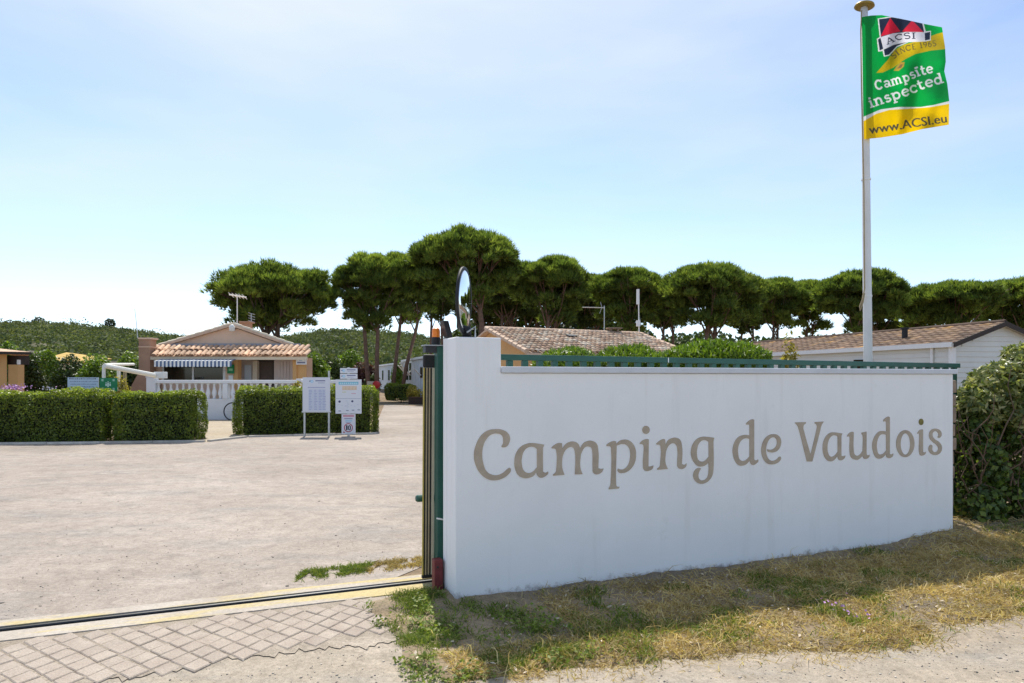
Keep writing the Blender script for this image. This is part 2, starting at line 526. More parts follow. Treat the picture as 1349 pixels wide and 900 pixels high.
def roadmat(name, c0, c1, c2, grey, speck=220, bs=.5, crack=False):
    m, nt, b, out = new_mat(name)
    big = noise(nt, .35, 6, .62, dist=.4)
    col = ramp(nt, big, [(.3, c0), (.5, c1), (.7, c2)])
    streak = nt.nodes.new("ShaderNodeMapping"); gg = nt.nodes.new("ShaderNodeNewGeometry")
    nt.links.new(gg.outputs['Position'], streak.inputs['Vector']); streak.inputs['Rotation'].default_value = (0, 0, .2); streak.inputs['Scale'].default_value = (.5, 1.5, 1)
    sn = noise(nt, 1.3, 7, .7, streak.outputs['Vector'])
    col = mixc(nt, ramp(nt, sn, [(.5, 0.0), (.68, .75)]), col, grey)
    sn2 = noise(nt, 2.3, 7, .7, streak.outputs['Vector'])
    col = mixc(nt, ramp(nt, sn2, [(.56, 0.0), (.7, .55)]), col, tuple(min(1, x * 1.25) for x in c2))
    mid = noise(nt, 5.5, 7, .72, dist=.6)
    col = mixc(nt, 1.0, col, ramp(nt, mid, [(.28, .74), (.5, 1.0), (.72, 1.16)]), 'MULTIPLY')
    dab = noise(nt, 22, 5, .7)
    col = mixc(nt, ramp(nt, dab, [(.66, 0.0), (.76, .3)]), col, tuple(x * .7 for x in grey))
    # aggregate
    vo = N(nt, "ShaderNodeTexVoronoi", Scale=speck); nt.links.new(gg.outputs['Position'], vo.inputs['Vector'])
    hs = nt.nodes.new("ShaderNodeSeparateColor"); nt.links.new(vo.outputs['Color'], hs.inputs[0])
    col = mixc(nt, 1.0, col, ramp(nt, hs.outputs[0], [(0.0, .70), (.14, .9), (.5, 1.0), (.85, 1.04), (1.0, 1.15)]), 'MULTIPLY')
    fine = noise(nt, 30, 6, .75)
    col = mixc(nt, 1.0, col, ramp(nt, fine, [(.3, .78), (.7, 1.2)]), 'MULTIPLY')
    nt.links.new(col, b.inputs['Base Color'])
    b.inputs['Roughness'].default_value = .92; b.inputs['Specular IOR Level'].default_value = .2
    h = N(nt, "ShaderNodeMath"); h.operation = 'ADD'
    nt.links.new(hs.outputs[1], h.inputs[0]); nt.links.new(noise(nt, 45, 5, .7), h.inputs[1])
    bump(nt, b, h.outputs[0], bs, .008)
    return m
roadmat('forecourt_mat', (.285, .24, .202), (.372, .314, .268), (.445, .382, .33), (.285, .265, .245), 260, .22)
roadmat('gravel_mat', (.33, .27, .205), (.385, .325, .255), (.435, .37, .30), (.31, .285, .25), 190, .35)
roadmat('apron_mat', (.30, .245, .19), (.38, .32, .255), (.45, .385, .315), (.24, .20, .16), 120, .6)
roadmat('path_mat', (.42, .34, .24), (.46, .38, .28), (.50, .43, .33), (.38, .33, .27), 90, .6)
roadmat('soil_mat', (.20, .14, .09), (.25, .18, .115), (.30, .22, .14), (.17, .13, .10), 70, .8)
roadmat('verge_mat', (.21, .165, .115), (.31, .235, .15), (.40, .31, .195), (.19, .165, .135), 120, .7)

# concrete strip with worn yellow paint (wear has its own outline)
m, nt, b, out = new_mat('strip_mat')
col = ramp(nt, noise(nt, 2.2, 7, .65), [(.3, (.40, .345, .285)), (.7, (.52, .46, .39))])
tc = nt.nodes.new("ShaderNodeTexCoord"); sp = nt.nodes.new("ShaderNodeSeparateXYZ"); nt.links.new(tc.outputs['Object'], sp.inputs[0])
mp = nt.nodes.new("ShaderNodeMapping"); nt.links.new(tc.outputs['Object'], mp.inputs['Vector']); mp.inputs['Scale'].default_value = (1.0, 5.0, 1); mp.inputs['Location'].default_value = (3.3, 1.7, 0)
yn = noise(nt, 1.15, 7, .62, mp.outputs['Vector'])
xr = N(nt, "ShaderNodeMapRange"); xr.inputs['From Min'].default_value = -3.0; xr.inputs['From Max'].default_value = -.6; xr.inputs['To Min'].default_value = -.08; xr.inputs['To Max'].default_value = .03
nt.links.new(sp.outputs['X'], xr.inputs['Value'])
ad = N(nt, "ShaderNodeMath"); ad.operation = 'ADD'; nt.links.new(yn, ad.inputs[0]); nt.links.new(xr.outputs[0], ad.inputs[1])
col = mixc(nt, ramp(nt, ad.outputs[0], [(.47, 0.0), (.57, .75)]), col, (.56, .44, .17))
col = mixc(nt, 1.0, col, ramp(nt, noise(nt, 40, 6, .75), [(.3, .75), (.7, 1.15)]), 'MULTIPLY')
nt.links.new(col, b.inputs['Base Color']); b.inputs['Roughness'].default_value = .9
bump(nt, b, noise(nt, 60, 5, .7), .4, .006)

m, nt, b, out = new_mat('paver_mat')
oi = nt.nodes.new("ShaderNodeObjectInfo")
col = ramp(nt, noise(nt, 6, 7, .65), [(.3, (.34, .275, .225)), (.7, (.46, .39, .32))])
col = mixc(nt, 1.0, col, ramp(nt, oi.outputs['Random'], [(0, .95), (1, 1.06)]), 'MULTIPLY')
col = mixc(nt, 1.0, col, ramp(nt, noise(nt, 110, 4, .7), [(.3, .7), (.7, 1.22)]), 'MULTIPLY')
nt.links.new(col, b.inputs['Base Color']); b.inputs['Roughness'].default_value = .92
bump(nt, b, noise(nt, 90, 5, .7), .6, .006)

# foliage
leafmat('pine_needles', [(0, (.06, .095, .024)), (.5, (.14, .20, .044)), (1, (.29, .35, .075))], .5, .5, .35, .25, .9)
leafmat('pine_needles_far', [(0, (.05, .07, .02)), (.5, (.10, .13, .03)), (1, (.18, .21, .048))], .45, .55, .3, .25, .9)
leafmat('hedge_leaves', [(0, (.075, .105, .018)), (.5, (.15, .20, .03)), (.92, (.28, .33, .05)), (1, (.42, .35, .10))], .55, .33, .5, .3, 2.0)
leafmat('lime_leaves', [(0, (.07, .125, .015)), (.5, (.13, .21, .022)), (1, (.22, .31, .04))], .4, .4, .4, .2, 1.5)
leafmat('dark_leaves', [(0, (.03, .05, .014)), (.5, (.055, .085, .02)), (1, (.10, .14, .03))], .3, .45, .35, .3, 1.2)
leafmat('variegated_leaves', [(0, (.07, .10, .028)), (.35, (.16, .20, .05)), (.7, (.36, .37, .14)), (1, (.55, .52, .27))], .45, .3, .5, .2, 2.0)
leafmat('ivy_leaves', [(0, (.045, .07, .02)), (.6, (.085, .14, .028)), (1, (.22, .28, .05))], .4, .4, .4, .3, 2.0)
leafmat('red_leaves', [(0, (.07, .025, .03)), (.5, (.11, .045, .05)), (1, (.18, .10, .09))], .3, .5, .3, .2, 2.0)
leafmat('maquis', [(0, (.045, .062, .034)), (.5, (.095, .12, .05)), (1, (.18, .195, .08))], .3, .7, .15, .35, .03)
leafmat('straw', [(0, (.26, .18, .08)), (.35, (.50, .36, .15)), (.7, (.62, .48, .23)), (1, (.70, .59, .34))], .3, .7, .2, .3, 2.5)
leafmat('weeds', [(0, (.10, .145, .025)), (.5, (.17, .235, .04)), (1, (.30, .33, .085))], .4, .5, .3, .25, 3.0)
leafmat('yellow_leaves', [(0, (.20, .17, .03)), (.5, (.32, .27, .05)), (1, (.50, .42, .10))], .4, .5, .3, .2, 2.0)

# ================================================================== SETTING
def sheet(name, pts, z, mat, zb=None):
    mb = MB(); tr = tessellate_polygon([[Vector((p[0], p[1], 0)) for p in pts]])
    mb.add([(p[0], p[1], z) for p in pts], [t if True else t for t in tr])
    o = mb.build(name, mat); o['kind'] = 'structure'
    me = o.data
    import bmesh
    bm = bmesh.new(); bm.from_mesh(me)
    for f_ in bm.faces:
        if f_.normal.z < 0: f_.normal_flip()
    bm.to_mesh(me); bm.free()
    return o

P0 = Vector((-.3987, 4.816, 0)); ROTW = math.atan2(.4, 1.0)
UX = Vector((math.cos(ROTW), math.sin(ROTW), 0)); UY = Vector((-math.sin(ROTW), math.cos(ROTW), 0))
def WL(s, t, z=0.0): return P0 + UX * s + UY * t + Vector((0, 0, z))      # wall frame -> world

n_ = 64
sheet('ground', [(2600 * math.cos(2 * math.pi * k / n_), 2600 * math.sin(2 * math.pi * k / n_)) for k in range(n_)], 0.0, MATS['soil_mat'])
# forecourt, with the lane that leaves it between the hedge and the caravans
fc = [WL(-.30, .74), WL(-6, .74), (-60, -19), (-60, 14.6), (-16, 15.9), (-12.3, 16.15), (-7.5, 16.75), (-7.0, 18.1), (-3.98, 19.4), (-5.6, 29), (-7.5, 40.2), (-4.6, 36.6), (.4, 20), (1.0, 9.0)]
sheet('forecourt', [tuple(p)[:2] for p in fc], .005, MATS['forecourt_mat'])
sheet('outer_road', [tuple(WL(-30, -.48))[:2]] + [tuple(WL(q_, -.42 + .05 * math.sin(4 * q_) + .11 * (q_ > -1.0) + random.uniform(-.025, .025)))[:2] for q_ in np.linspace(-4.6, -.5, 60)] + [ tuple(WL(-.42, -1.2))[:2], tuple(WL(.6, -1.3))[:2], tuple(WL(4, -1.6))[:2], tuple(WL(30, -1.65))[:2], tuple(WL(40, -14))[:2], tuple(WL(-30, -14))[:2]], .006, MATS['gravel_mat'])
sheet('apron_bed', [tuple(WL(-30, .33))[:2], tuple(WL(-.25, .33))[:2]] + [tuple(WL(q_, -.50 + .05 * math.sin(3.3 * q_) + .03 * math.sin(11 * q_) + random.uniform(-.045, .045)))[:2] for q_ in np.linspace(-.45, -4.6, 150)] + [tuple(WL(-30, -.5))[:2]],   .0112, MATS['apron_mat'])
sheet('garden_path', [(-7.85, 16.6), (-7.0, 16.8), (-6.9, 25.6), (-12.6, 25.6), (-12.4, 18.4), (-8.0, 18.0)], .004, MATS['path_mat'])
sheet('dry_lawn', [(-8.9, 39.5), (-4.6, 36.2), (-4.0, 44), (-9.5, 46)], .004, MATS['verge_mat'])

# concrete strip and gate track
st = MB().box(-9, .25, .33, .50, -.05, .018).box(-9, .25, .615, .74, -.05, .018).build('concrete_strip', MATS['strip_mat'], world=False)
st.location = P0; st.rotation_euler = (0, 0, ROTW); st['kind'] = 'structure'
rl = thing('gate_track', 'dark steel gate rail set across the entrance in the concrete strip', 'rail', P0, ROTW)
MB().box(-9, .25, .50, .615, -.04, .0065).build('channel', MATS['black_rubber'], rl, world=False)
MB().tube([(-9, .56, .012), (.25, .56, .012)], .012, 8).build('rail', MATS['dark_metal'], rl, world=False)

# pavers laid on the diagonal in the apron
protos = []
E1 = np.array([math.cos(math.radians(-57)), math.sin(math.radians(-57))]); E2 = np.array([math.cos(math.radians(45)), math.sin(math.radians(45))])
pit = .122
for k in range(3):
    mb = MB(); q = .5 * pit - .003
    cr = [(-1, -1), (1, -1), (1, 1), (-1, 1)]
    top = [tuple((E1 * a * q + E2 * b_ * q) + np.array([random.uniform(-.004, .004), random.uniform(-.004, .004)])) for a, b_ in cr]
    vs = [(x, y, -.03) for x, y in top] + [(x, y, .003) for x, y in top] + [(x * .9, y * .9, .008) for x, y in top]
    mb.add(vs, [(0, 1, 5, 4), (1, 2, 6, 5), (2, 3, 7, 6), (3, 0, 4, 7), (4, 5, 9, 8), (5, 6, 10, 9), (6, 7, 11, 10), (7, 4, 8, 11), (8, 9, 10, 11)])
    me_o = mb.build('paver', MATS['paver_mat'], world=False); protos.append(me_o)
apron = bpy.data.objects['apron_bed']
cells = []
for i in range(-60, 61):
    for j in range(-60, 61):
        v = E1 * i * pit + E2 * j * pit
        s_ = -2.2 + v[0] + .012 * math.sin(2.3 * v[1] + 1.3 * v[0]); t_ = -.05 + v[1] + .012 * math.sin(2.6 * v[0])
        lim = -.47 + .06 * math.sin(4 * s_) + (.10 if s_ > -.85 else 0)
        if -4.4 < s_ < -.50 and lim < t_ < .275: cells.append((s_, t_))
cells.sort(key=lambda c: -c[0])
for k, (s_, t_) in enumerate(cells[:300]):
    src = protos[k % 3]
    o = src if k < 3 else src.copy()
    if k >= 3: COL.objects.link(o)
    o.parent = apron
    sink = .006 * float(fbm(s_ * 1.1, t_ * 2.0, 61)) + (.004 if random.random() < .15 else 0)
    o.location = WL(s_, t_, .0122 - sink + random.uniform(-.001, .001)); o.rotation_euler = (random.uniform(-.02, .02), random.uniform(-.02, .02), ROTW + random.uniform(-.03, .03))

# verge of dry soil in front of the wall -----------------------------------------------------------
def verge_edge(s):
    return np.interp(s, [-.6, -.05, .9, 1.7, 2.4, 3.6, 9], [-1.15, -1.42, -1.60, -1.82, -1.86, -1.80, -1.84])
def verge_h(s, t):
    e = verge_edge(s) + .16 * (fbm(s * 2.5, t * 2.5, 5) - .5) * 2
    inner = np.clip((t - e) / .25, 0, 1) * np.clip((s + .62 + .15 * fbm(s * 3, t * 3, 9)) / .2, 0, 1)
    h = .012 + .05 * (fbm(s * 4, t * 4, 11) - .35) + .018 * (fbm(s * 18, t * 18, 15) - .5)
    h = h + .07 * np.clip((s - 4.1) / .9, 0, 1) * np.clip(1 + t / .7, 0, 1) + .02 * np.clip(1 + t / .15, 0, 1)
    return -.03 + inner * (h + .03)
gs, gt = np.meshgrid(np.linspace(-.75, 8.5, 330), np.linspace(-2.3, .9, 110))
keep = np.ones_like(gs, bool)
Vv = np.array([P0.x, P0.y, 0]) + gs[..., None] * np.array(UX) + gt[..., None] * np.array(UY)
Vv[..., 2] = np.where((gt > .25) & (gs < .0), -.03, verge_h(gs, gt))
ii = (np.arange(109)[:, None] * 330 + np.arange(329)[None]).ravel()
npmesh('verge_soil', Vv.reshape(-1, 3), np.stack([ii, ii + 1, ii + 331, ii + 330], 1), MATS['verge_mat'], smooth=True, kind='structure')

def on_verge(n, smin=-.6, smax=7.5, tmin=-2.1, tmax=0.0):
    s = rng.uniform(smin, smax, n); t = rng.uniform(tmin, tmax, n)
    return s, t
def verge_pts(s, t):
    P = np.array([P0.x, P0.y, 0]) + s[:, None] * np.array(UX) + t[:, None] * np.array(UY)
    P[:, 2] = verge_h(s, t)
    return P

# dry grass and green weeds
def blades(P, L, W, lean, k=1):
    n = len(P)
    d = rng.normal(size=(n, 3)) * lean; d[:, 2] = 1; d = unit(d)
    sd = unit(np.cross(d, rng.normal(size=(n, 3))))
    ln = (L * rng.uniform(.5, 1.3, n))[:, None]; w = (W * rng.uniform(.7, 1.3, n))[:, None]
    bend = rng.normal(size=(n, 3)) * .35; bend[:, 2] = -.15
    mid = P + d * ln * .55; tip = P + d * ln + bend * ln
    V = np.stack([P - sd * w / 2, P + sd * w / 2, mid + sd * w * .4, mid - sd * w * .4, tip], 1).reshape(-1, 3)
    i = np.arange(n)[:, None] * 5
    Fc = np.concatenate([i + np.array([[0, 1, 2]]), i + np.array([[0, 2, 3]]), i + np.array([[3, 2, 4]])], 1).reshape(-1, 3)
    return V, Fc, np.repeat(rng.uniform(0, 1, n), 3)

def pebbles(P, R):
    n = len(P)
    base = np.array([[1, 0, 0], [-1, 0, 0], [0, 1, 0], [0, -1, 0], [0, 0, .7], [0, 0, -.5]], float)
    jit = 1 + .35 * rng.normal(size=(n, 6, 1))
    ang = rng.uniform(0, 6.28, n); c, s_ = np.cos(ang), np.sin(ang)
    b = base[None] * jit * R[:, None, None] * np.array([1.25, .9, .8])
    V = np.stack([b[..., 0] * c[:, None] - b[..., 1] * s_[:, None], b[..., 0] * s_[:, None] + b[..., 1] * c[:, None], b[..., 2]], -1) + P[:, None]
    fcs = np.array([[0, 2, 4], [2, 1, 4], [1, 3, 4], [3, 0, 4], [2, 0, 5], [1, 2, 5], [3, 1, 5], [0, 3, 5]])
    Fc = (np.arange(n)[:, None, None] * 6 + fcs[None]).reshape(-1, 3)
    return V.reshape(-1, 3), Fc, np.repeat(rng.uniform(0, 1, n), 8)
pebbles_ = pebbles

s, t = on_verge(260000)
dens = fbm(s * 2.2, t * 2.2, 21) + .06
e = verge_edge(s)
ok = (t > e + .05 * rng.normal(size=len(s))) & (rng.uniform(0, 1, len(s)) < np.clip((dens - .36 + .10 * (t < -.85)) * 4.5, .10, 1) * np.clip((-t - .02) / .3, .2, 1)) & (s > -.35)
ok &= ~((s < .55) & (t > -.85) & (rng.uniform(0, 1, len(s)) < .9))
P = verge_pts(s[ok], t[ok])[:78000]
P = P[rng.permutation(len(P))]
V1, F1, r1 = blades(P[:-9000], .046, .0048, 1.9); V2, F2, r2 = blades(P[-9000:], .10, .0055, 1.1)
V = np.concatenate([V1, V2]); Fc = np.concatenate([F1, F2 + len(V1)]); r = np.concatenate([r1, r2])
npmesh('dry_grass', V, Fc, MATS['straw'], attr=r, kind='stuff')

s, t = on_verge(70000)
clump = fbm(s * 3.1 + 7, t * 3.1, 31, 3)
ok = (t > verge_edge(s) + .1) & (t < -.06) & (clump > .665 + .05 * rng.normal(size=len(s))) & (s > -.1)
ok |= (s < .35) & (s > -.62) & (t < -.12) & (t > -1.2) & (fbm(s * 4, t * 4, 44, 3) > .56) & (rng.uniform(0, 1, len(s)) < .5) & ~((s > .02) & (t > -.45))
P = verge_pts(s[ok], t[ok])[:22000]
V, Fc, r = blades(P, .06, .006, .75)
npmesh('green_weeds', V, Fc, MATS['weeds'], attr=r, kind='stuff')
s, t = on_verge(30000, -.64, .5, -1.25, .25)
ok = (fbm(s * 3.4 + 3, t * 3.4, 47, 3) > .58 + .05 * rng.normal(size=len(s))) & ~((s > -.05) & (t > -.5))
P = verge_pts(s[ok], t[ok])[:4500]
V, Fc, r = blades(P, .055, .0045, .9)
npmesh('corner_grass', V, Fc, MATS['weeds'], attr=r, kind='stuff')
s, t = on_verge(6000, -.5, 7, -1.8, -.02)
P = verge_pts(s, t); V, Fc, r = pebbles_(P, np.exp(rng.normal(-5.5, .5, len(P))))
npmesh('soil_crumbs', V, Fc, MATS['verge_mat'], attr=r, kind='stuff')
# leafy clover-like weeds in the lit corner
s, t = on_verge(4500, -.62, .5, -1.25, .1)
ok = (fbm(s * 4, t * 4, 44, 3) > .50) & ~((s > .02) & (t > -.4))
P = verge_pts(s[ok], t[ok]); P[:, 2] += rng.uniform(.005, .06, len(P))
V, Fc, r = leaf_cloud(P, np.tile([0, 0, 1.], (len(P), 1)), .028, .018, .5)
npmesh('ground_leaves', V, Fc, MATS['weeds'], attr=r, kind='stuff')
# weeds and straw along the inner side of the gate
a0, a1 = gp(395, 760), gp(558, 741)
n = 5200
u = rng.uniform(0, 1, n); off = rng.normal(0, .07, n)
P = np.array(a0) + u[:, None] * np.array(a1 - a0) + np.stack([np.zeros(n), off, np.zeros(n)], 1); P[:, 2] = .005
ok = fbm(u * 14, off * 6, 3, 3) > .44
V, Fc, r = blades(P[ok], .05, .006, .9)
gr = u[ok] < .55
npmesh('green_tuft', V[np.repeat(gr, 5)], Fc[:int(gr.sum()) * 3], MATS['weeds'], attr=r[np.repeat(gr, 3)], kind='stuff')
npmesh('straw_tuft', V[np.repeat(~gr, 5)], Fc[:int((~gr).sum()) * 3], MATS['straw'], attr=r[np.repeat(~gr, 3)], kind='stuff')

# loose stones
leafmat('pebble', [(0, (.22, .195, .17)), (.4, (.42, .36, .30)), (1, (.68, .61, .53))], 0, .9, .2, .1, 1)
s = rng.uniform(-4, 6, 5500); t = rng.uniform(-2.4, -.45, 5500)
ok = (t < verge_edge(s) + .05) | (s < -.5)
P = np.array([P0.x, P0.y, .008]) + s[ok, None] * np.array(UX) + t[ok, None] * np.array(UY)
V, Fc, r = pebbles(P, np.exp(rng.normal(-5.55, .45, len(P))))
npmesh('road_gravel', V, Fc, MATS['pebble'], attr=r, kind='stuff')
px = rng.uniform(-60, 560, 1800); py = HY + np.exp(rng.uniform(np.log(95), np.log(330), 1800))
D = H * F / (py - HY); P = np.stack([(px - CX) / F * D, D, np.full(len(D), .008)], 1)
rel = P - np.array(P0); tt = rel @ np.array(UY)
P = P[tt > .85]
V, Fc, r = pebbles(P, np.exp(rng.normal(-5.6, .45, len(P))))
npmesh('forecourt_gravel', V, Fc, MATS['pebble'], attr=r, kind='stuff')
s, t = on_verge(500, -.5, 5, -1.7, -.1)
P = verge_pts(s, t); P[:, 2] += .012
V, Fc, r = leaf_cloud(P, np.tile([0, 0, 1.], (len(P), 1)), .035, .014, .35)
npmesh('fallen_leaves', V, Fc, MATS['pale_litter'], attr=r, kind='stuff')
for (qx, qy, nf) in ((1099, 812, 26), (1130, 826, 16)):
    c = gp(qx, qy)
    n = nf
    P = np.array(c) + rng.normal(0, 1, (n, 3)) * (.05, .04, .02) + (0, 0, .08)
    V, Fc, r = leaf_cloud(P, np.tile([0, -.3, 1.], (n, 1)), .018, .016, .7)
    w = thing('wild_flower', 'small mauve wildflower clump in the dry grass verge' if nf == 26 else 'fainter low mauve flowers right of the mauve clump on the verge', 'flower', (c.x, c.y, .02))
    npmesh('blossom', V, Fc, MATS['flower_pink'], w, attr=r)
    V, Fc, r = blades(np.array(c) + rng.normal(0, 1, (120, 3)) * (.05, .04, 0) + (0, 0, .02), .08, .004, .5)
    npmesh('foliage', V, Fc, MATS['weeds'], w, attr=r)

# ================================================================== ENTRANCE WALL
wall = thing('entrance_wall', 'long white painted wall with taupe lettering and a taller end pillar', 'wall', P0, ROTW)
MB().prism([(0, 0, -.15), (5.095, 0, -.15), (5.095, 0, 1.63), (.345, 0, 1.63), (.345, 0, 1.885), (0, 0, 1.885)], (0, .22, 0)).build('wall_body', MATS['wall_white'], wall, bevel=.008, world=False)
MB().box(.0, .345, .2203, .31, -.15, 1.885).build('pillar_back', MATS['wall_white'], wall, world=False)
MB().box(.346, 5.135, -.024, .245, 1.631, 1.677).build('coping', MATS['coping_paint'], wall, bevel=.006, world=False)

# lettering: outlines traced in six crops: (x0, y0, scale); 'c' marks a corner
K1, K2, K3, K4, K5, K6 = (620, 550, 9), (720, 550, 9), (830, 550, 9), (950, 540, 10.59), (1040, 540, 11.25), (1140, 540, 11.25)
c = 1
def ell(cx, cy, rx, ry, n=18): return [(cx + rx * math.cos(k * 2 * math.pi / n), cy + ry * math.sin(k * 2 * math.pi / n)) for k in range(n)]
GL = [
 (K1, [[(365,345),(378,320),(385,270),(370,215),(310,190),(240,205),(190,250),(150,330),(135,440),(150,550),(190,640),(260,680),(330,680),(390,650),(435,610),(465,598),(475,625),(440,680),(370,725),(290,745),(200,730),(120,670),(65,580),(38,450),(60,330),(110,230),(190,160),(290,138),(380,148),(440,185),(465,240),(455,300),(430,340),(395,355)]]),
 (K1, [[(870,322,c),(855,362,c),(855,640,c),(885,655),(915,640,c),(918,660),(885,695),(840,715),(800,700),(775,650,c),(740,695),(690,715),(640,720),(570,690),(530,620),(518,530),(535,430),(590,350),(660,312),(730,303),(810,312)],
       [(785,372,c),(740,348),(680,355),(630,400),(605,480),(605,560),(630,630),(680,658),(730,645),(785,590,c)]]),
 (K2, [[(60,352,c),(85,330),(140,302),(180,305,c),(185,370,c),(220,320),(270,290),(320,285),(370,310),(397,365,c),(430,310),(480,280),(540,278),(590,310),(610,380),(612,600,c),(640,608),(675,605,c),(655,645),(610,672),(575,672),(550,650),(545,600),(540,400),(530,360),(500,345),(460,350),(420,400),(400,480),(400,600),(425,672,c),(335,675,c),(333,400),(315,360),(280,350),(230,380),(195,440),(182,520),(185,600),(210,680,c),(75,690,c),(75,675,c),(105,650),(115,600),(115,400),(105,375),(60,365,c)]]),
 (K2, [[(708,325,c),(740,300),(800,278),(822,285,c),(825,315,c),(860,280),(920,262),(970,270),(1020,310),(1050,370),(1058,440),(1045,530),(1005,600),(950,645),(900,658),(860,655),(838,628,c),(845,606,c),(880,616),(920,608),(960,570),(985,500),(990,420),(975,360),(940,322),(890,315),(828,335,c),(822,780),(830,815),(862,822,c),(855,842,c),(735,852,c),(735,838,c),(755,800),(760,740),(765,400),(755,345),(712,340,c)]]),
 (K3, [[(112,305,c),(150,270),(205,255),(220,260,c),(215,580,c),(240,580),(275,568,c),(265,605),(225,630),(190,635),(160,615),(152,570),(158,330),(145,318),(115,315,c)], ell(187,147,43,48)]),
 (K3, [[(308,310,c),(350,275),(395,255),(413,262,c),(418,325,c),(450,270),(500,243),(545,240),(590,265),(612,330),(612,550,c),(640,560),(668,545,c),(660,580),(625,608),(590,608),(562,585),(558,540),(558,370),(540,320),(510,305),(470,320),(435,370),(418,450),(418,540),(445,610,c),(322,620,c),(320,605,c),(348,580),(355,540),(360,350),(350,325),(312,322,c)]]),
 (K3, [[(995,240,c),(985,285,c),(985,620),(975,680),(940,740),(880,780),(830,785),(780,760),(750,710),(750,660),(775,615),(820,597),(838,605,c),(815,650),(808,700),(830,740),(870,742),(905,720),(925,670),(928,530,c),(900,560),(850,580),(800,575),(750,520),(722,450),(722,380),(745,310),(790,255),(850,230),(920,230)],
       [(930,290,c),(900,272),(860,270),(820,300),(795,360),(790,440),(805,500),(840,522),(880,515),(930,465,c)]]),
 (K4, [[(345,190,c),(380,155),(435,130),(457,140,c),(457,690,c),(480,705),(512,690,c),(515,715),(490,745),(450,768),(415,755),(395,705,c),(350,755),(290,778),(240,770),(190,710),(162,620),(160,540),(185,450),(230,385),(290,355),(345,348),(393,358,c),(393,225,c),(390,210),(350,205,c)],
       [(393,405,c),(350,395),(300,410),(255,460),(232,540),(235,620),(255,690),(295,712),(340,700),(393,650,c)]]),
 (K4, [[(640,548,c),(690,555),(730,540),(765,500),(775,440),(755,395),(715,383),(670,410),(635,480),(622,560),(635,640),(670,695),(720,710),(770,690),(815,652),(832,665),(820,705),(770,745),(700,760),(640,745),(585,680),(560,590),(565,500),(600,410),(660,355),(730,338),(790,355),(828,410),(830,480),(800,550),(740,590),(680,590),(645,575)]]),
 (K5, [[(80,185,c),(240,180,c),(240,200,c),(210,225),(200,260),(215,330),(310,665,c),(400,280),(405,240),(395,215),(370,195,c),(372,180,c),(505,173,c),(470,230),(450,310),(335,765,c),(255,765,c),(130,270),(110,225),(80,197,c)]]),
 (K5, [[(780,350,c),(765,385,c),(765,680,c),(790,685),(825,675,c),(820,700),(790,735),(750,748),(725,735),(705,680,c),(680,720),(640,755),(590,762),(540,730),(500,650),(490,560),(500,470),(540,390),(600,340),(660,332),(720,340)],
       [(712,395,c),(690,382),(640,378),(600,410),(570,470),(558,560),(570,640),(600,690),(640,690),(680,660),(712,620,c)]]),
 (K5, [[(850,385,c),(880,345),(930,325),(948,330,c),(948,600),(960,655),(990,678),(1030,670),(1080,610,c),(1085,400),(1080,375),(1065,355,c),(1070,335,c),(1138,322,c),(1138,650,c),(1150,670),(1185,665,c),(1175,700),(1140,725),(1100,720),(1080,680,c),(1050,710),(1010,738),(960,735),(910,700),(890,630),(890,420),(885,395),(855,395,c)]]),
 (K6, [[(262,150,c),(300,115),(345,100),(358,110,c),(358,650,c),(380,660),(410,645,c),(405,680),(370,710),(335,712),(308,690),(300,655,c),(260,700),(210,722),(160,710),(115,630),(100,540),(110,450),(150,370),(200,322),(250,312),(305,320,c),(305,180,c),(290,165),(268,175,c)],
       [(305,370,c),(265,360),(220,370),(185,420),(165,510),(170,590),(190,650),(230,660),(270,640),(305,600,c)]]),
 (K6, [ell(588,500,134,200), ell(590,505,72,158)]),
 (K6, [[(765,345,c),(800,300),(840,290),(850,295,c),(850,620,c),(870,630),(895,620,c),(885,650),(850,675),(815,675),(797,650),(795,360),(785,345),(768,355,c)]]),
 (K6, [[(1070,405),(1080,370),(1060,325),(1025,315),(995,340),(990,380),(1020,430),(1080,470),(1120,520),(1130,570),(1110,630),(1050,668),(990,660),(945,620),(932,570),(945,530),(975,518),(988,535),(985,580),(1000,615),(1035,625),(1065,605),(1075,565),(1050,520),(990,470),(950,420),(940,370),(960,310),(1010,280),(1070,285),(1115,320),(1125,370),(1105,408),(1085,415)]]),
 (K6, [ell(823,178,34,47)]),
]
def on_wall(px, py):
    k = (px - CX) / F
    s_ = (k * P0.y - P0.x) / (UX.x - k * UX.y); D = P0.y + UX.y * s_
    return s_, H - (py - HY) * D / F
for gi, (K, outl) in enumerate(GL):
    cu = bpy.data.curves.new('letter', 'CURVE'); cu.dimensions = '2D'; cu.fill_mode = 'BOTH'; cu.resolution_u = 5; cu.extrude = .003
    for pts in outl:
        sp = cu.splines.new('BEZIER'); sp.bezier_points.add(len(pts) - 1); sp.use_cyclic_u = True
        for bp, p in zip(sp.bezier_points, pts):
            x_, z_ = on_wall(K[0] + p[0] / K[2], K[1] + p[1] / K[2])
            bp.co = (x_, z_, 0)
            h = 'VECTOR' if len(p) == 3 else 'AUTO'
            bp.handle_left_type = h; bp.handle_right_type = h
    tmp = bpy.data.objects.new('letter', cu); COL.objects.link(tmp)
    bpy.context.view_layer.update()
    me = bpy.data.meshes.new_from_object(tmp.evaluated_get(bpy.context.evaluated_depsgraph_get()))
    bpy.data.objects.remove(tmp); bpy.data.curves.remove(cu)
    me.materials.clear(); me.materials.append(MATS['moss_paint' if gi == len(GL) - 1 else 'letter_paint'])
    o = bpy.data.objects.new('letter', me); COL.objects.link(o); o.parent = wall
    o.rotation_euler = (math.radians(90), 0, 0); o.location = (0, -.002, 0)
    if gi == len(GL) - 1: o['label'] = 'mossy dot over the last letter i'

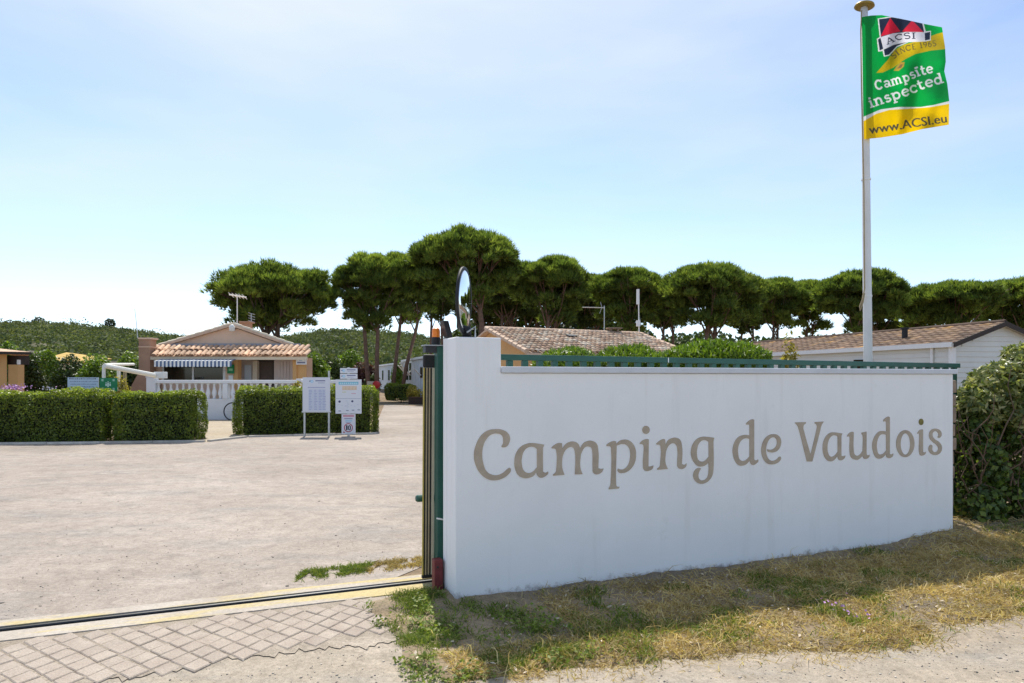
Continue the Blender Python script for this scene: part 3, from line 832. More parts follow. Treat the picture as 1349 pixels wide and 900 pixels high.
# ================================================================== GATE
gate = thing('sliding_gate', 'dark green metal sliding gate parked behind the white wall', 'gate', WL(0, .56), ROTW)
gate.rotation_euler = (0, .0065, ROTW)
MB().box(.021, 5.95, -.03, .03, 1.742, 1.79).build('top_rail', MATS['green_paint'], gate, bevel=.004, world=False)
MB().box(.021, 5.95, -.03, .03, .12, .2).build('bottom_rail', MATS['green_paint'], gate, world=False)
MB().box(-.010, .0205, -.03, .03, .06, 1.79).build('end_stile', MATS['green_paint'], gate, world=False)
bar = MB().box(-.024, .024, -.02, .02, .201, 1.741).build('bar', MATS['green_paint'], gate, world=False)
bar.location = (.08, 0, 0)
for k in range(1, 44): child_copy(bar, gate, (.08 + k * .135, 0, 0))
MB().box(2.13, 2.138, -.034, -.0305, 1.745, 1.788).build('weld_mark', MATS['white_paint'], gate, world=False)
x = -.106
for (w_, mt) in ((.007, 'yellow_rubber'), (.012, 'black_rubber'), (.011, 'beige_rubber'), (.011, 'black_rubber'), (.011, 'beige_rubber'), (.014, 'black_rubber'), (.020, 'cream_rubber')):
    MB().box(x, x + w_ - .0005, -.045 + (.004 if 'black' in mt else 0), -.022, .075, 1.672).build('rubber_strip', MATS[mt], gate, world=False)
    x += w_
MB().box(-.110, -.0105, -.05, -.016, 1.673, 1.775).build('end_cap', MATS['black_rubber'], gate, bevel=.012, world=False)
MB().box(-.108, -.03, -.05, -.018, .05, .074).build('foot_cap', MATS['black_rubber'], gate, world=False)
MB().tube([(-.011, .02, .655), (-.13, .03, .655), (-.145, .03, .655)], [.028, .028, .02], 10).build('buffer', MATS['green_paint'], gate, world=False)

post = thing('gate_post', 'dark green steel guide post between the white pillar and gate edge', 'post', WL(-.02, .40), ROTW)
MB().box(-.012, .07, -.04, .04, -.1, 1.835).build('post', MATS['green_paint'], post, bevel=.005, world=False)
MB().box(-.11, .07, -.05, .06, 1.8355, 1.843).build('top_plate', MATS['galvanised'], post, world=False)
MB().box(-.10, -.0125, -.03, .05, 1.785, 1.835).build('guide_bracket', MATS['dark_metal'], post, world=False)
MB().obox((.02, -.043, .53), ((1, 0, -.25), (0, 1, 0), (.25, 0, 1)), (.04, .002, .006)).build('cable_tie', MATS['white_paint'], post, world=False)
lamp = thing('warning_beacon', 'orange flashing beacon on a black base atop the green gate post', 'beacon', WL(-.025, .42, 1.8435), ROTW)
MB().lathe([(.034, 0), (.034, .05), (.031, .06)], n=16).build('base', MATS['black_rubber'], lamp, smooth=False, world=False)
MB().lathe([(.031, .0605), (.031, .11), (.027, .124), (.014, .131)], n=16).build('lens', MATS['orange_lens'], lamp, world=False)
sol = thing('solar_panel', 'small dark tilted panel on a bracket right of the orange beacon', 'panel', WL(.03, .33, 1.84), ROTW)
MB().obox((0, 0, .115), ((1, .1, .0), (0, 1, .0), (-.28, 0, 1)), (.022, .05, .068)).build('panel', MATS['dark_metal'], sol, bevel=.004, world=False)
MB().box(-.01, .03, .0, .02, 0, .06).build('bracket', MATS['galvanised'], sol, world=False)
blk = thing('gate_stop', 'dark red steel box at the foot of the green gate post', 'gate stop', WL(-.045, .30), ROTW)
MB().box(-.035, .03, -.04, .04, .0, .25).build('housing', MATS['red_paint'], blk, bevel=.006, world=False)
MB().tube([(-.012, -.0405, .2), (-.012, -.044, .2)], .009, 10).build('bolt', MATS['dark_metal'], blk, world=False)

# ---------------------------------------------------------------- convex mirror
mc = Vector((Xp(611.5, 5.0), 5.0, Zp(396, 5.0)))
mir = thing('traffic_mirror', 'round convex traffic mirror with dark rim on top of the white pillar', 'mirror', WL(.17, .16, 1.885), 0)
nrm = Vector((.985, -.135, -.02)).normalized()
Mq = nrm.to_track_quat('Z', 'Y').to_matrix()
prof = [(0.004, .032)] + [(.232 * k / 10, .032 - .027 * (k / 10) ** 2) for k in range(1, 11)]
MB().lathe(list(reversed(prof)), mc, 40, M=Mq).build('mirror_face', MATS['mirror_glass'], mir, smooth=True)
MB().lathe([(.233, -.012), (.243, -.012), (.246, .0), (.243, .008), (.233, .008)], mc, 40, M=Mq).build('rim', MATS['black_rubber'], mir, smooth=True)
MB().lathe([(.03, -.04), (.12, -.034), (.2, -.022), (.231, -.01)], mc, 28, M=Mq).build('back_shell', MATS['dark_metal'], mir, smooth=True)
b0 = WL(.14, .17, 1.886)
MB().tube([b0, b0 + Vector((0, 0, .07)), mc - nrm * .035 + Vector((0, .03, -.19)), mc - nrm * .035 + Vector((0, .03, -.05))], [.034, .034, .026, .02], 10).build('support', MATS['black_rubber'], mir, smooth=True)
MB().tube([WL(.19, .13, 1.886), WL(.19, .13, 1.97), mc + Vector((.02, -.02, -.235))], .007, 8).build('brace', MATS['galvanised'], mir)
MB().lathe([(.07, 0), (.07, .008)], b0, 16).build('base_plate', MATS['dark_metal'], mir)

# ================================================================== FLAG
DP = 8.5
pole = thing('flagpole', 'tall white flagpole with bronze disc finial behind the white wall', 'flagpole', (Xp(1145, DP), DP, 0))
pb = Vector((Xp(1145.5, DP), DP, 0)); pt = Vector((Xp(1138.5, DP), DP, Zp(10, DP)))
MB().tube([pb, pb.lerp(pt, .35), pb.lerp(pt, .7), pt], [.054, .051, .046, .040], 20).build('pole', MATS['pole_white'], pole, smooth=True)
MB().lathe([(.10, 0), (.118, .012), (.11, .03), (.05, .055), (.012, .065)], pt, 24, M=Matrix.Rotation(.12, 3, 'Y')).build('finial', MATS['gold_metal'], pole, smooth=True)
rp = [(1135, 14), (1134, 40), (1135, 120), (1138, 250), (1139, 380), (1136, 395), (1132.5, 404), (1133, 410), (1137, 398), (1139, 386)]
MB().tube([(Xp(x, DP - .06), DP - .06, Zp(y, DP - .06)) for x, y in rp], .008, 6).build('halyard', MATS['rope'], pole, smooth=True)
for zc in (2.6, 4.05):
    MB().lathe([(.056, 0), (.056, .02)], pb.lerp(pt, zc / pt.z), 16).build('pole_joint', MATS['white_paint'], pole)

GREEN, NAVY, RED, WHITE, YEL, OLIVE = (.0, .33, .055), (.02, .03, .06), (.62, .02, .05), (.78, .79, .80), (.85, .55, .0), (.55, .40, .01)
R = Raster(1132, 14, 1256, 190, 3.2, GREEN)
z3 = lambda pts: [(1115 + x / 8.993, y / 8.993) for x, y in pts]
z4 = lambda pts: [(1125 + x / 8.571, 90 + y / 8.571) for x, y in pts]
R.poly(z4([(40, 570), (105, 550), (300, 465), (500, 438), (750, 438), (900, 415), (1120, 360), (1120, 1000), (40, 1000)]), WHITE)
R.poly(z4([(40, 620), (105, 600), (250, 515), (400, 470), (650, 455), (850, 440), (1120, 395), (1120, 1000), (40, 1000)]), YEL)
R.poly(z3([(355, 865), (500, 700), (560, 600), (680, 530), (850, 485), (1080, 400), (1250, 360), (1250, 575), (1000, 600), (820, 640), (700, 700), (560, 800), (430, 860)]), OLIVE)
R.poly(z3([(560, 840), (590, 790), (640, 740), (690, 735), (680, 790), (620, 840)]), (.50, .33, .05))
R.poly(z3([(600, 815), (640, 765), (670, 760), (650, 805)]), (.25, .14, .06))
R.poly(z3([(372, 222), (540, 196), (720, 226), (912, 262), (940, 372), (1002, 366), (1000, 480), (930, 492), (740, 500), (600, 560), (510, 660), (445, 672), (430, 605), (378, 612), (362, 462), (395, 440)]), WHITE)
R.poly(z3([(385, 228), (540, 206), (720, 237), (900, 272), (922, 380), (700, 380), (410, 440)]), NAVY)
R.poly(z3([(405, 432), (520, 212), (640, 372)]), RED)
R.poly(z3([(660, 375), (780, 240), (915, 382)]), RED)
R.poly(z3([(375, 468), (405, 448), (438, 580), (395, 600)]), NAVY)
R.poly(z3([(928, 392), (994, 377), (990, 470), (932, 480)]), NAVY)
R.poly(z3([(444, 588), (560, 532), (740, 494), (600, 545), (505, 648), (456, 660)]), NAVY)
R.poly(z3([(410, 440), (560, 395), (750, 380), (925, 385), (930, 480), (740, 490), (560, 530), (440, 580)]), (.72, .72, .80))

def arc(cx, cy, rx, ry, a0, a1, n=14): return [(cx + rx * math.cos(math.radians(a0 + (a1 - a0) * k / n)), cy + ry * math.sin(math.radians(a0 + (a1 - a0) * k / n))) for k in range(n + 1)]
SL = {  # slab letters as strokes: (advance, [(points, width)])
 'C': (1.25, [(arc(.62, .7, .45, .62, 40, 320), .22), ([(1.0, .95), (1.0, 1.35)], .14)]),
 'A': (1.45, [([(.22, .1), (.68, 1.38)], .18), ([(.68, 1.38), (1.18, .1)], .26), ([(.4, .5), (1.0, .5)], .14), ([(.0, .07), (.45, .07)], .14), ([(.9, .07), (1.42, .07)], .14)]),
 'S': (1.1, [(arc(.52, 1.03, .36, .3, 30, 250) + arc(.52, .4, .38, .33, 80, -150), .22)]),
 'I': (.75, [([(.35, .0), (.35, 1.4)], .28), ([(.08, .07), (.62, .07)], .14), ([(.08, 1.33), (.62, 1.33)], .14)]),
 'a': (1.05, [(arc(.45, .68, .33, .25, 150, 0, 8) + [(.78, .1)], .2), (arc(.42, .3, .26, .22, 70, 420), .17), ([(.75, .07), (1.0, .07)], .13)]),
 'm': (1.65, [([(.25, 0), (.25, .95)], .22), (arc(.5, .62, .26, .3, 180, 0, 8) + [(.76, 0)], .2), (arc(1.02, .62, .26, .3, 180, 0, 8) + [(1.28, 0)], .2), ([(.04, .07), (.46, .07)], .13), ([(.6, .07), (.95, .07)], .13), ([(1.12, .07), (1.5, .07)], .13), ([(.04, .9), (.3, .9)], .13)]),
 'n': (1.15, [([(.25, 0), (.25, .95)], .22), (arc(.54, .6, .28, .32, 180, 0, 8) + [(.82, 0)], .22), ([(.04, .07), (.46, .07)], .13), ([(.64, .07), (1.06, .07)], .13), ([(.04, .9), (.3, .9)], .13)]),
 'p': (1.15, [([(.25, -.42), (.25, .95)], .22), (arc(.58, .46, .34, .4, -175, 175), .2), ([(.04, -.36), (.5, -.36)], .13), ([(.04, .9), (.3, .9)], .13)]),
 's': (.85, [(arc(.42, .7, .24, .2, 20, 250) + arc(.42, .28, .27, .22, 80, -160), .19)]),
 'i': (.62, [([(.3, 0), (.3, .95)], .23), ([(.06, .07), (.56, .07)], .13), ([(.08, .9), (.35, .9)], .13), ([(.18, 1.25), (.42, 1.25)], .22)]),
 't': (.8, [([(.3, 1.3), (.3, .3)] + arc(.52, .28, .22, .22, 180, 320, 8), .22), ([(.05, .88), (.68, .88)], .15)]),
 'e': (1.0, [(arc(.5, .47, .37, .43, -40, -360), .2), ([(.14, .5), (.86, .5)], .14)]),
 'c': (.95, [(arc(.5, .47, .37, .43, 45, 315), .2), ([(.8, .6), (.8, .9)], .13)]),
 'd': (1.15, [([(.82, 0), (.82, 1.4)], .22), (arc(.48, .46, .33, .4, 5, 355), .2), ([(.8, .07), (1.08, .07)], .13), ([(.6, 1.34), (.85, 1.34)], .13)]),
 ' ': (.6, []), 'N': (1.25, [([(.22, 0), (.22, 1.4)], .12), ([(.22, 1.35), (1.0, .05)], .22), ([(1.0, 0), (1.0, 1.4)], .12), ([(.02, .05), (.42, .05)], .1), ([(.82, 1.35), (1.2, 1.35)], .1)]),
 'E': (1.0, [([(.25, 0), (.25, 1.4)], .22), ([(.1, .06), (.88, .06)], .13), ([(.1, 1.34), (.85, 1.34)], .13), ([(.25, .72), (.65, .72)], .12)]),
 '1': (.75, [([(.36, 0), (.36, 1.4)], .22), ([(.1, .06), (.62, .06)], .12), ([(.14, 1.2), (.36, 1.36)], .12)]),
 '9': (.95, [(arc(.45, .98, .3, .36, 0, 360), .18), ([(.75, 1.0), (.68, .45), (.35, .06)], .18)]),
 '6': (.95, [(arc(.45, .42, .3, .36, 0, 360), .18), ([(.15, .42), (.22, .95), (.6, 1.36)], .18)]),
 '5': (.95, [([(.75, 1.33), (.25, 1.33), (.2, .75)], .15), (arc(.42, .42, .32, .36, 120, -150), .18)]),
}
def slab(string, base, hgt, col, squeeze=1.0):
    """slab lettering along a baseline polyline (photo pixels), hgt = x-height"""
    base = np.array(base, float); seg = np.linalg.norm(np.diff(base, axis=0), axis=1); cum = np.concatenate([[0], np.cumsum(seg)])
    adv = sum(SL[ch][0] for ch in string); u = cum[-1] / adv
    pos = 0
    for ch in string:
        a, strokes = SL[ch]
        for pts, w in strokes:
            pts = np.array(pts, float); q = (pos + pts[:, 0]) * u
            bx = np.interp(q, cum, base[:, 0]); by = np.interp(q, cum, base[:, 1])
            k = np.clip(np.searchsorted(cum, q) - 1, 0, len(seg) - 1); d = (base[k + 1] - base[k]) / seg[k][:, None]
            P_ = np.stack([bx + d[:, 1] * pts[:, 1] * hgt, by - d[:, 0] * pts[:, 1] * hgt], 1)
            R.tris(*ribbon_tris(P_, w * hgt * 1.15), col)
        pos += a
slab('ACSI', z3([(480, 535), (600, 480), (720, 462), (830, 460)]), 8.2 / 1.4, NAVY)
slab('SINCE 1965', z3([(560, 705), (640, 640), (760, 595), (900, 570), (1075, 545)]), 7.6 / 1.4, (.16, .13, .04))
slab('Campsite', z4([(245, 252), (420, 205), (600, 150), (740, 85), (905, 45)]), 9.2, WHITE)
slab('inspected', z4([(180, 452), (380, 385), (600, 310), (800, 225), (1025, 160)]), 10.0, WHITE)
R.text('www.ACSI.eu', 1145.8, 176.6, 103, 11.5, (.10, .09, .05), .45, math.radians(-8.6))

NU, NV = 250, 350
uu, vv = np.meshgrid(np.linspace(0, 1, NU), np.linspace(0, 1, NV))
xl = 1135.0 + 3.0 * vv
xr_ = np.interp(vv, [0, .2, .35, .45, .58, .75, 1], [1241, 1245, 1246, 1244, 1248, 1250.5, 1250])
topy = np.interp(uu, [0, .12, .25, .5, .8, 1], [22.5, 20.5, 20, 25, 32, 36]); boty = np.interp(uu, [0, .2, .45, .7, 1], [183.5, 181.5, 177, 170, 164.5])
fx = xl + (xr_ - xl) * uu; fy = topy + (boty - topy) * vv
wave = .10 * np.sin(2 * math.pi * (1.25 * uu - .35 * vv) + .4) * np.clip(uu * 3, 0, 1) + .035 * np.sin(2 * math.pi * (2.9 * uu + 1.1 * vv) + 1) * np.clip(uu * 4, 0, 1) \
    + .03 * np.sin(2 * math.pi * (1.5 * uu - 2.2 * vv)) * np.clip(uu * 2, 0, 1) + .05 * np.exp(-((vv - .1 - .5 * uu) / .09) ** 2) * uu * (1 - vv) + .012 * (fbm(uu * 9, vv * 9, 2) - .5)
fd = DP - .075 + wave * np.clip(uu * 6, .1, 1)
Vf = np.stack([(fx - CX) / F * fd, fd, H - (fy - HY) * fd / F], -1).reshape(-1, 3)
ii = (np.arange(NV - 1)[:, None] * NU + np.arange(NU - 1)[None]).ravel()
ink = np.concatenate([R.sample(fx, fy).reshape(-1, 3), np.ones((NU * NV, 1))], 1)
fl = npmesh('flag', Vf - np.array([Xp(1137, DP), DP, Zp(100, DP)]), np.stack([ii, ii + NU, ii + NU + 1, ii + 1], 1), MATS['flag_print'], smooth=True, ink=ink)
fl.location = (Xp(1137, DP), DP, Zp(100, DP))
tag(fl, 'green and yellow campsite inspection flag waving on the white flagpole', 'flag')
# ================================================================== ROOF TILES
def barrel(r0, r1, L, n=5):
    """half-round clay tile, convex side up, lying along +y from its lower lip"""
    mb = MB(); vs = []
    for (y, r) in ((0, r0), (L, r1)):
        for k in range(n + 1):
            a = math.pi * k / n; vs.append((r * math.cos(a), y, r * math.sin(a) * .85))
        for k in range(n + 1):
            a = math.pi * k / n; vs.append(((r - .018) * math.cos(a), y, (r - .018) * math.sin(a) * .85))
    m_ = n + 1; fs = []
    for k in range(n):
        fs.append((k, k + 1, 2 * m_ + k + 1, 2 * m_ + k)); fs.append((k, m_ + k, m_ + k + 1, k + 1))
    mb.add(vs, fs); return mb

def tile_field(name, o, ax, up, ncol, nrow, pitch, expo, mat, parent, skew=None):
    """a pitched roof of barrel tiles joined into one part; o lower-left corner, ax along the eave, up up the slope"""
    o, ax, up = Vector(o), Vector(ax).normalized(), Vector(up).normalized(); nr = ax.cross(up)
    proto = barrel(pitch * .48, pitch * .40, expo * 1.25, 4)
    V0 = np.array(proto.v); F0 = [f for f in proto.f]
    Vs = []; Fs = []; rr = []; base = 0
    B = np.array([ax, up, nr]).T
    for i in range(ncol):
        for j in range(nrow):
            p = np.array(o + ax * (i + .5 + random.uniform(-.06, .06)) * pitch + up * (j * expo + random.uniform(-.03, .03)))
            tilt = V0.copy(); tilt[:, 2] += .03 - tilt[:, 1] * .05 + random.uniform(-.008, .008)
            Vs.append(tilt @ B.T + p); Fs.append(np.array(F0) + base); base += len(V0); rr += [random.random()] * len(F0)
    ob = npmesh(name, np.concatenate(Vs), np.concatenate(Fs), mat, parent, attr=rr, kind='stuff')
    return ob
leafmat('old_tiles', [(0, (.50, .32, .21)), (.4, (.62, .43, .30)), (.75, (.70, .54, .39)), (1, (.76, .64, .50))], 0, .85, .2, .2, .9)

# ================================================================== HOUSE BEHIND THE WALL
rl_ = Vector((-1.07, 28, Zp(433, 28))); ud = Vector((.894, .447, 0)); dn = Vector((.447, -.894, 0))
hz = 3.6
h2 = thing('tiled_house', 'low orange house with pale barrel tile roof rising behind the white wall', 'house', (2.5, 27, 0))
run = 3.6; drop = 1.08
ridge0 = Vector((-1.07, 28, 3.57)); ridge1 = ridge0 + ud * 7.75
e0 = ridge0 + dn * run - Vector((0, 0, drop)); e1 = ridge1 + dn * run - Vector((0, 0, drop))
k0 = ridge0 - dn * run - Vector((0, 0, drop)); k1 = ridge1 - dn * run - Vector((0, 0, drop))
mb = MB(); dz = Vector((0, 0, -.06))
ins = .25
body = [ridge0 + ud * ins - dz * -1.5, e0 + ud * ins - dn * .3 + Vector((0, 0, .0)), Vector((e0.x, e0.y, 0)) + ud * ins - dn * .3, Vector((k0.x, k0.y, 0)) + ud * ins + dn * .3, k0 + ud * ins + dn * .3]
mb.prism([p for p in body], ud * (7.75 - 2 * ins))
mb.build('wall', MATS['orange_render'], h2)
MB().prism([ridge0, e0, e0 + dz * 1.2, ridge0 + dz * 1.2], ud * 7.75).prism([ridge0 - dn * .002, k0, k0 + dz * 1.2, ridge0 + dz * 1.2 - dn * .002], ud * 7.75).build('roof', MATS['mortar_tile'], h2)
sl = (ridge0 - e0).normalized()
tile_field('roof_tiles', e0 + Vector((0, 0, .01)), ud, sl, 35, 11, 7.75 / 35, .338, MATS['old_tiles'], h2)
rp_ = bpy.data.objects.new('tmp', None); bpy.data.objects.remove(rp_)
V_all = MB()
for k in range(22):
    p = ridge0 + ud * (k * 7.75 / 22); V_all.tube([p + Vector((0, 0, .0)), p + ud * .4 + Vector((0, 0, .015))], [.13, .105], 8)
V_all.build('ridge_tiles', MATS['mortar_tile'], h2)
for (pp, lab) in ((e0, 0), (e1, 1)):
    a, b_ = (ridge0, e0) if lab == 0 else (ridge1, e1)
    q = MB()
    for k in range(10):
        p = a.lerp(b_, (k + 1) / 10); p2 = a.lerp(b_, k / 10); q.tube([p + Vector((0, 0, .05)), p2 + Vector((0, 0, .04))], [.11, .09], 7)
    q.build('verge_tiles', MATS['mortar_tile'], h2)
p = ridge0 + ud * 3.35 + dn * 1.2 + Vector((0, 0, -.36))
MB().obox(p + Vector((0, 0, .06)), (ud, sl, ud.cross(sl)), (.2, .14, .09)).build('roof_vent', MATS['dark_metal'], h2)
ch_p = ridge0 + ud * 6.35
MB().box(ch_p.x - .26, ch_p.x + .26, ch_p.y - .2, ch_p.y + .2, 3.3, 3.62).box(ch_p.x - .2, ch_p.x - .12, ch_p.y - .2, ch_p.y + .2, 3.62, 3.78).box(ch_p.x + .12, ch_p.x + .2, ch_p.y - .2, ch_p.y + .2, 3.62, 3.78).box(ch_p.x - .34, ch_p.x + .34, ch_p.y - .28, ch_p.y + .28, 3.78, 3.83).build('chimney', MATS['stone_old'], h2)
# aerials on that roof
a1 = thing('tv_antenna', 'horizontal grey TV antenna on a mast above the tiled roof chimney', 'antenna', (Xp(796, 31), 31, 3.5))
D_ = 31
MB().tube([(Xp(796, D_), D_, 3.45), (Xp(796, D_), D_, Zp(403, D_))], .022, 6).build('mast', MATS['galvanised'], a1)
q = MB().tube([(Xp(767, D_), D_ - .05, Zp(405, D_)), (Xp(797, D_), D_ + .05, Zp(405.5, D_))], .018, 6)
for k in range(7):
    x = Xp(769 + k * 3.1, D_); q.tube([(x, D_ - .2, Zp(405, D_)), (x, D_ + .2, Zp(405, D_))], .008, 5)
q.tube([(Xp(790, D_), D_, Zp(413, D_)), (Xp(793, D_), D_, Zp(405, D_)), (Xp(791, D_), D_, Zp(398, D_))], .012, 5)
q.build('aerial', MATS['galvanised'], a1)
a2 = thing('radio_mast', 'white radio mast with boxes at the right end of the tiled roof', 'antenna', (Xp(841, 31.4), 31.4, 3.4))
D_ = 31.4
MB().tube([(Xp(842, D_), D_, 3.4), (Xp(841, D_), D_, Zp(381, D_))], .025, 6).build('mast', MATS['white_paint'], a2)
MB().pbox(838.6, 843.6, 422, 430, D_ - .1, .1).build('junction_box', MATS['white_paint'], a2)
MB().pbox(838.8, 842.4, 381, 401, D_ - .08, .08).build('panel_aerial', MATS['white_paint'], a2)

# ================================================================== RECEPTION HOUSE
rec = thing('reception_house', 'peach reception bungalow with tiled front roof and striped awning', 'house', (Xp(302, 28), 28, 0))
DF = 27.6
mb = MB()
mb.pbox(199, 213, 473, 540, DF, .5).pbox(297, 308, 473, 540, DF, .5).prism([(Xp(199, DF), 28.6, 0), (Xp(402, DF), 28.6, 0), (Xp(402, DF), 28.6, 2.4), (Xp(199, DF), 28.6, 2.4)], (-2.5, 6.9, 0))
mb.pbox(213, 297, 505, 540, DF, .3)
mb.build('wall', MATS['peach_render'], rec)
MB().box(Xp(199, DF), Xp(403, DF), DF + .3, 28.6, 0, .70).build('porch_floor', MATS['kerb_concrete'], rec)
MB().pbox(313, 333, 474, 540, 28.4, .15).build('notice_wall', MATS['pink_wall'], rec)
MB().pbox(361, 386, 474, 540, 28.35, .15).build('shutter_wall', MATS['pink_wall'], rec)
for x in (365.5, 369.6, 373.7, 377.8, 381.9):
    MB().pbox(x, x + 3.4, 476, 512, 28.33, .015).build('shutter_board', MATS['pink_wall'], rec)
MB().pbox(307.5, 313, 473, 540, 27.5, .4).build('pilaster', MATS['orange_render'], rec)
MB().pbox(333, 338.5, 475, 540, 28.2, .3).build('pilaster', MATS['cream_trim'], rec)
MB().pbox(385.5, 390.5, 474, 540, 27.5, .4).build('pilaster', MATS['orange_render'], rec)
MB().pbox(390.6, 403, 474, 540, 27.6, .1).build('end_wall', MATS['orange_render'], rec)
dr = MB().pbox(338.5, 361, 475, 512.5, 28.45, .05).build('door', MATS['door_brown'], rec)
MB().pbox(338.5, 340, 475, 512.5, 28.40, .048).pbox(359.5, 361, 475, 512.5, 28.40, .048).pbox(340.05, 359.45, 475, 476.4, 28.40, .048).build('door_frame', MATS['dark_brown_trim'], dr)
# window bay
MB().pbox(214, 297, 473, 505, 29.4, .1).build('room_back', MATS['dark_brown_trim'], rec)
fr = MB()
for x0, x1 in ((213, 215.6), (253, 255.2), (293.6, 297)): fr.pbox(x0, x1, 474, 505, DF + .05, .08)
fr.pbox(215.65, 252.95, 502.8, 505, DF + .05, .08).pbox(255.25, 293.55, 502.8, 505, DF + .05, .08)
wf = fr.build('window_frame', MATS['white_paint'], rec)
MB().pbox(215.6, 253, 474, 502.8, DF + .08, .02).build('pane', MATS['dark_glass'], wf)
MB().pbox(255.2, 293.6, 474, 502.8, DF + .08, .02).build('pane', MATS['dark_glass'], wf)
# awning
aw = thing('awning', 'blue and white striped awning over the reception window', 'awning', (Xp(253, 27), 27, Zp(473, 27.3)))
n = 40
for mi, mt in ((0, 'awning_white'), (1, 'awning_blue')):
    q = MB()
    for k in range(n):
        if k % 2 != mi: continue
        x0 = 203 + k * 102 / n; x1 = 203 + (k + 1) * 102 / n - .02
        q.pbox(x0, x1, 475.6, 483.4 - .5 * (k % 2), 26.55, .012)
        a0 = Vector((Xp(x0, 26.55), 26.56, Zp(475.6, 26.55))); a1_ = Vector((Xp(x1, 26.55), 26.56, Zp(475.6, 26.55)))
        up_ = Vector((0, .85, .16))
        q.add([a0, a1_, a1_ + up_, a0 + up_, a0 - Vector((0, 0, .012)), a1_ - Vector((0, 0, .012)), a1_ + up_ - Vector((0, 0, .012)), a0 + up_ - Vector((0, 0, .012))], [(0, 1, 2, 3), (7, 6, 5, 4), (0, 4, 5, 1), (1, 5, 6, 2), (2, 6, 7, 3), (3, 7, 4, 0)])
    q.build('stripe', MATS[mt], aw, kind='stuff')
MB().tube([(Xp(203, 26.6), 26.6, Zp(475.9, 26.6)), (Xp(305, 26.6), 26.6, Zp(475.9, 26.6))], .02, 6).build('front_bar', MATS['white_paint'], aw)
# fascia and pent roof
MB().pbox(198, 404, 470, 474, 27.0, .12).build('fascia', MATS['cream_trim'], rec)
rt = MB().prism([(Xp(198, 26.95), 26.95, Zp(470, 26.95) + .005), (Xp(198, 26.95), 28.05, 2.86), (Xp(198, 26.95), 28.05, 2.80), (Xp(198, 26.95), 26.95, Zp(470, 26.95) - .03 + .034)], (Xp(396, 26.95) - Xp(198, 26.95), 0, 0)).build('front_roof', MATS['terracotta'], rec)
pr = barrel(.105, .085, .52, 6).build('roof_tile', MATS['terracotta'], rt, world=False)
sv = Vector((0, 1.1, 2.86 - Zp(470, 26.95))); ang = math.atan2(sv.z, sv.y)
loc0 = Vector((Xp(199, 26.9), 26.88, Zp(469.4, 26.9)))
wt = (Xp(404, 26.9) - Xp(199, 26.9)) / 29
first = True
for i in range(29):
    for j in range(2):
        o = pr if first else child_copy(pr, rt)
        first = False
        lean = (i - 14.5) / 14.5
        o.location = Vector((Xp(199 + (i + .5) * 205 / 29, 26.9 + .48 * j), loc0.y, loc0.z + .02)) + sv.normalized() * (j * .52) - rec.location + Vector((0, 0, .03 * j)) + Vector((random.uniform(-.01, .01), random.uniform(-.02, .02), 0))
        o.rotation_euler = (ang + random.uniform(-.03, .03), 0, random.uniform(-.05, .05) - .12 * (-lean) * -1)
MB().pbox(214, 396, 452.6, 457.6, 27.98, .03).build('flashing', MATS['grey_lead'], rec)
ga = [(200, 461), (305, 430.5), (404, 465), (404, 474), (200, 474)]
MB().prism([(Xp(x, 28.1), 28.1, Zp(y, 28.1)) for x, y in ga], (-2.5, 7.3, 0)).build('gable', MATS['peach_render'], rec)
for (pa, pb_) in (((306, 429.4), (197, 461.4)), ((304.5, 429.4), (406, 464.6))):
    a = Vector((Xp(pa[0], 27.95), 27.95, Zp(pa[1], 27.95))); b_ = Vector((Xp(pb_[0], 27.95), 27.95, Zp(pb_[1], 27.95)))
    d = (b_ - a).normalized(); nn = Vector((-d.z, 0, d.x)); nn = nn if nn.z > 0 else -nn
    MB().prism([a, b_, b_ + nn * .09, a + nn * .09], (-2.6, 7.7, 0)).build('roof', MATS['mortar_tile'], rec)
    q = MB()
    for k in range(9):
        q.tube([a.lerp(b_, (k + 1) / 9) + nn * .10 + Vector((0, .1, 0)), a.lerp(b_, k / 9) + nn * .09 + Vector((0, .1, 0))], [.085, .07], 7)
    q.build('rake_tiles', MATS['cream_trim'], rec)
MB().pbox(315.5, 327.5, 424.5, 436, 30.5, .45).pbox(314.5, 328.5, 423.2, 425, 30.4, .65).build('chimney', MATS['brown_render'], rec)
lt = thing('wall_lantern', 'pale lantern at the peak of the reception gable', 'lamp', (Xp(305, 27.7), 27.7, Zp(437, 27.7)))
MB().lathe([(.03, 0), (.10, .04), (.12, .18), (.08, .26), (.02, .31)], (Xp(305, 27.7), 27.75, Zp(437, 27.7)), 12).build('lamp_body', MATS['siding_cream'], lt)
MB().box(Xp(304, 27.7), Xp(306, 27.7), 27.8, 28.09, Zp(433, 27.7), Zp(432, 27.7)).build('bracket', MATS['dark_metal'], lt)
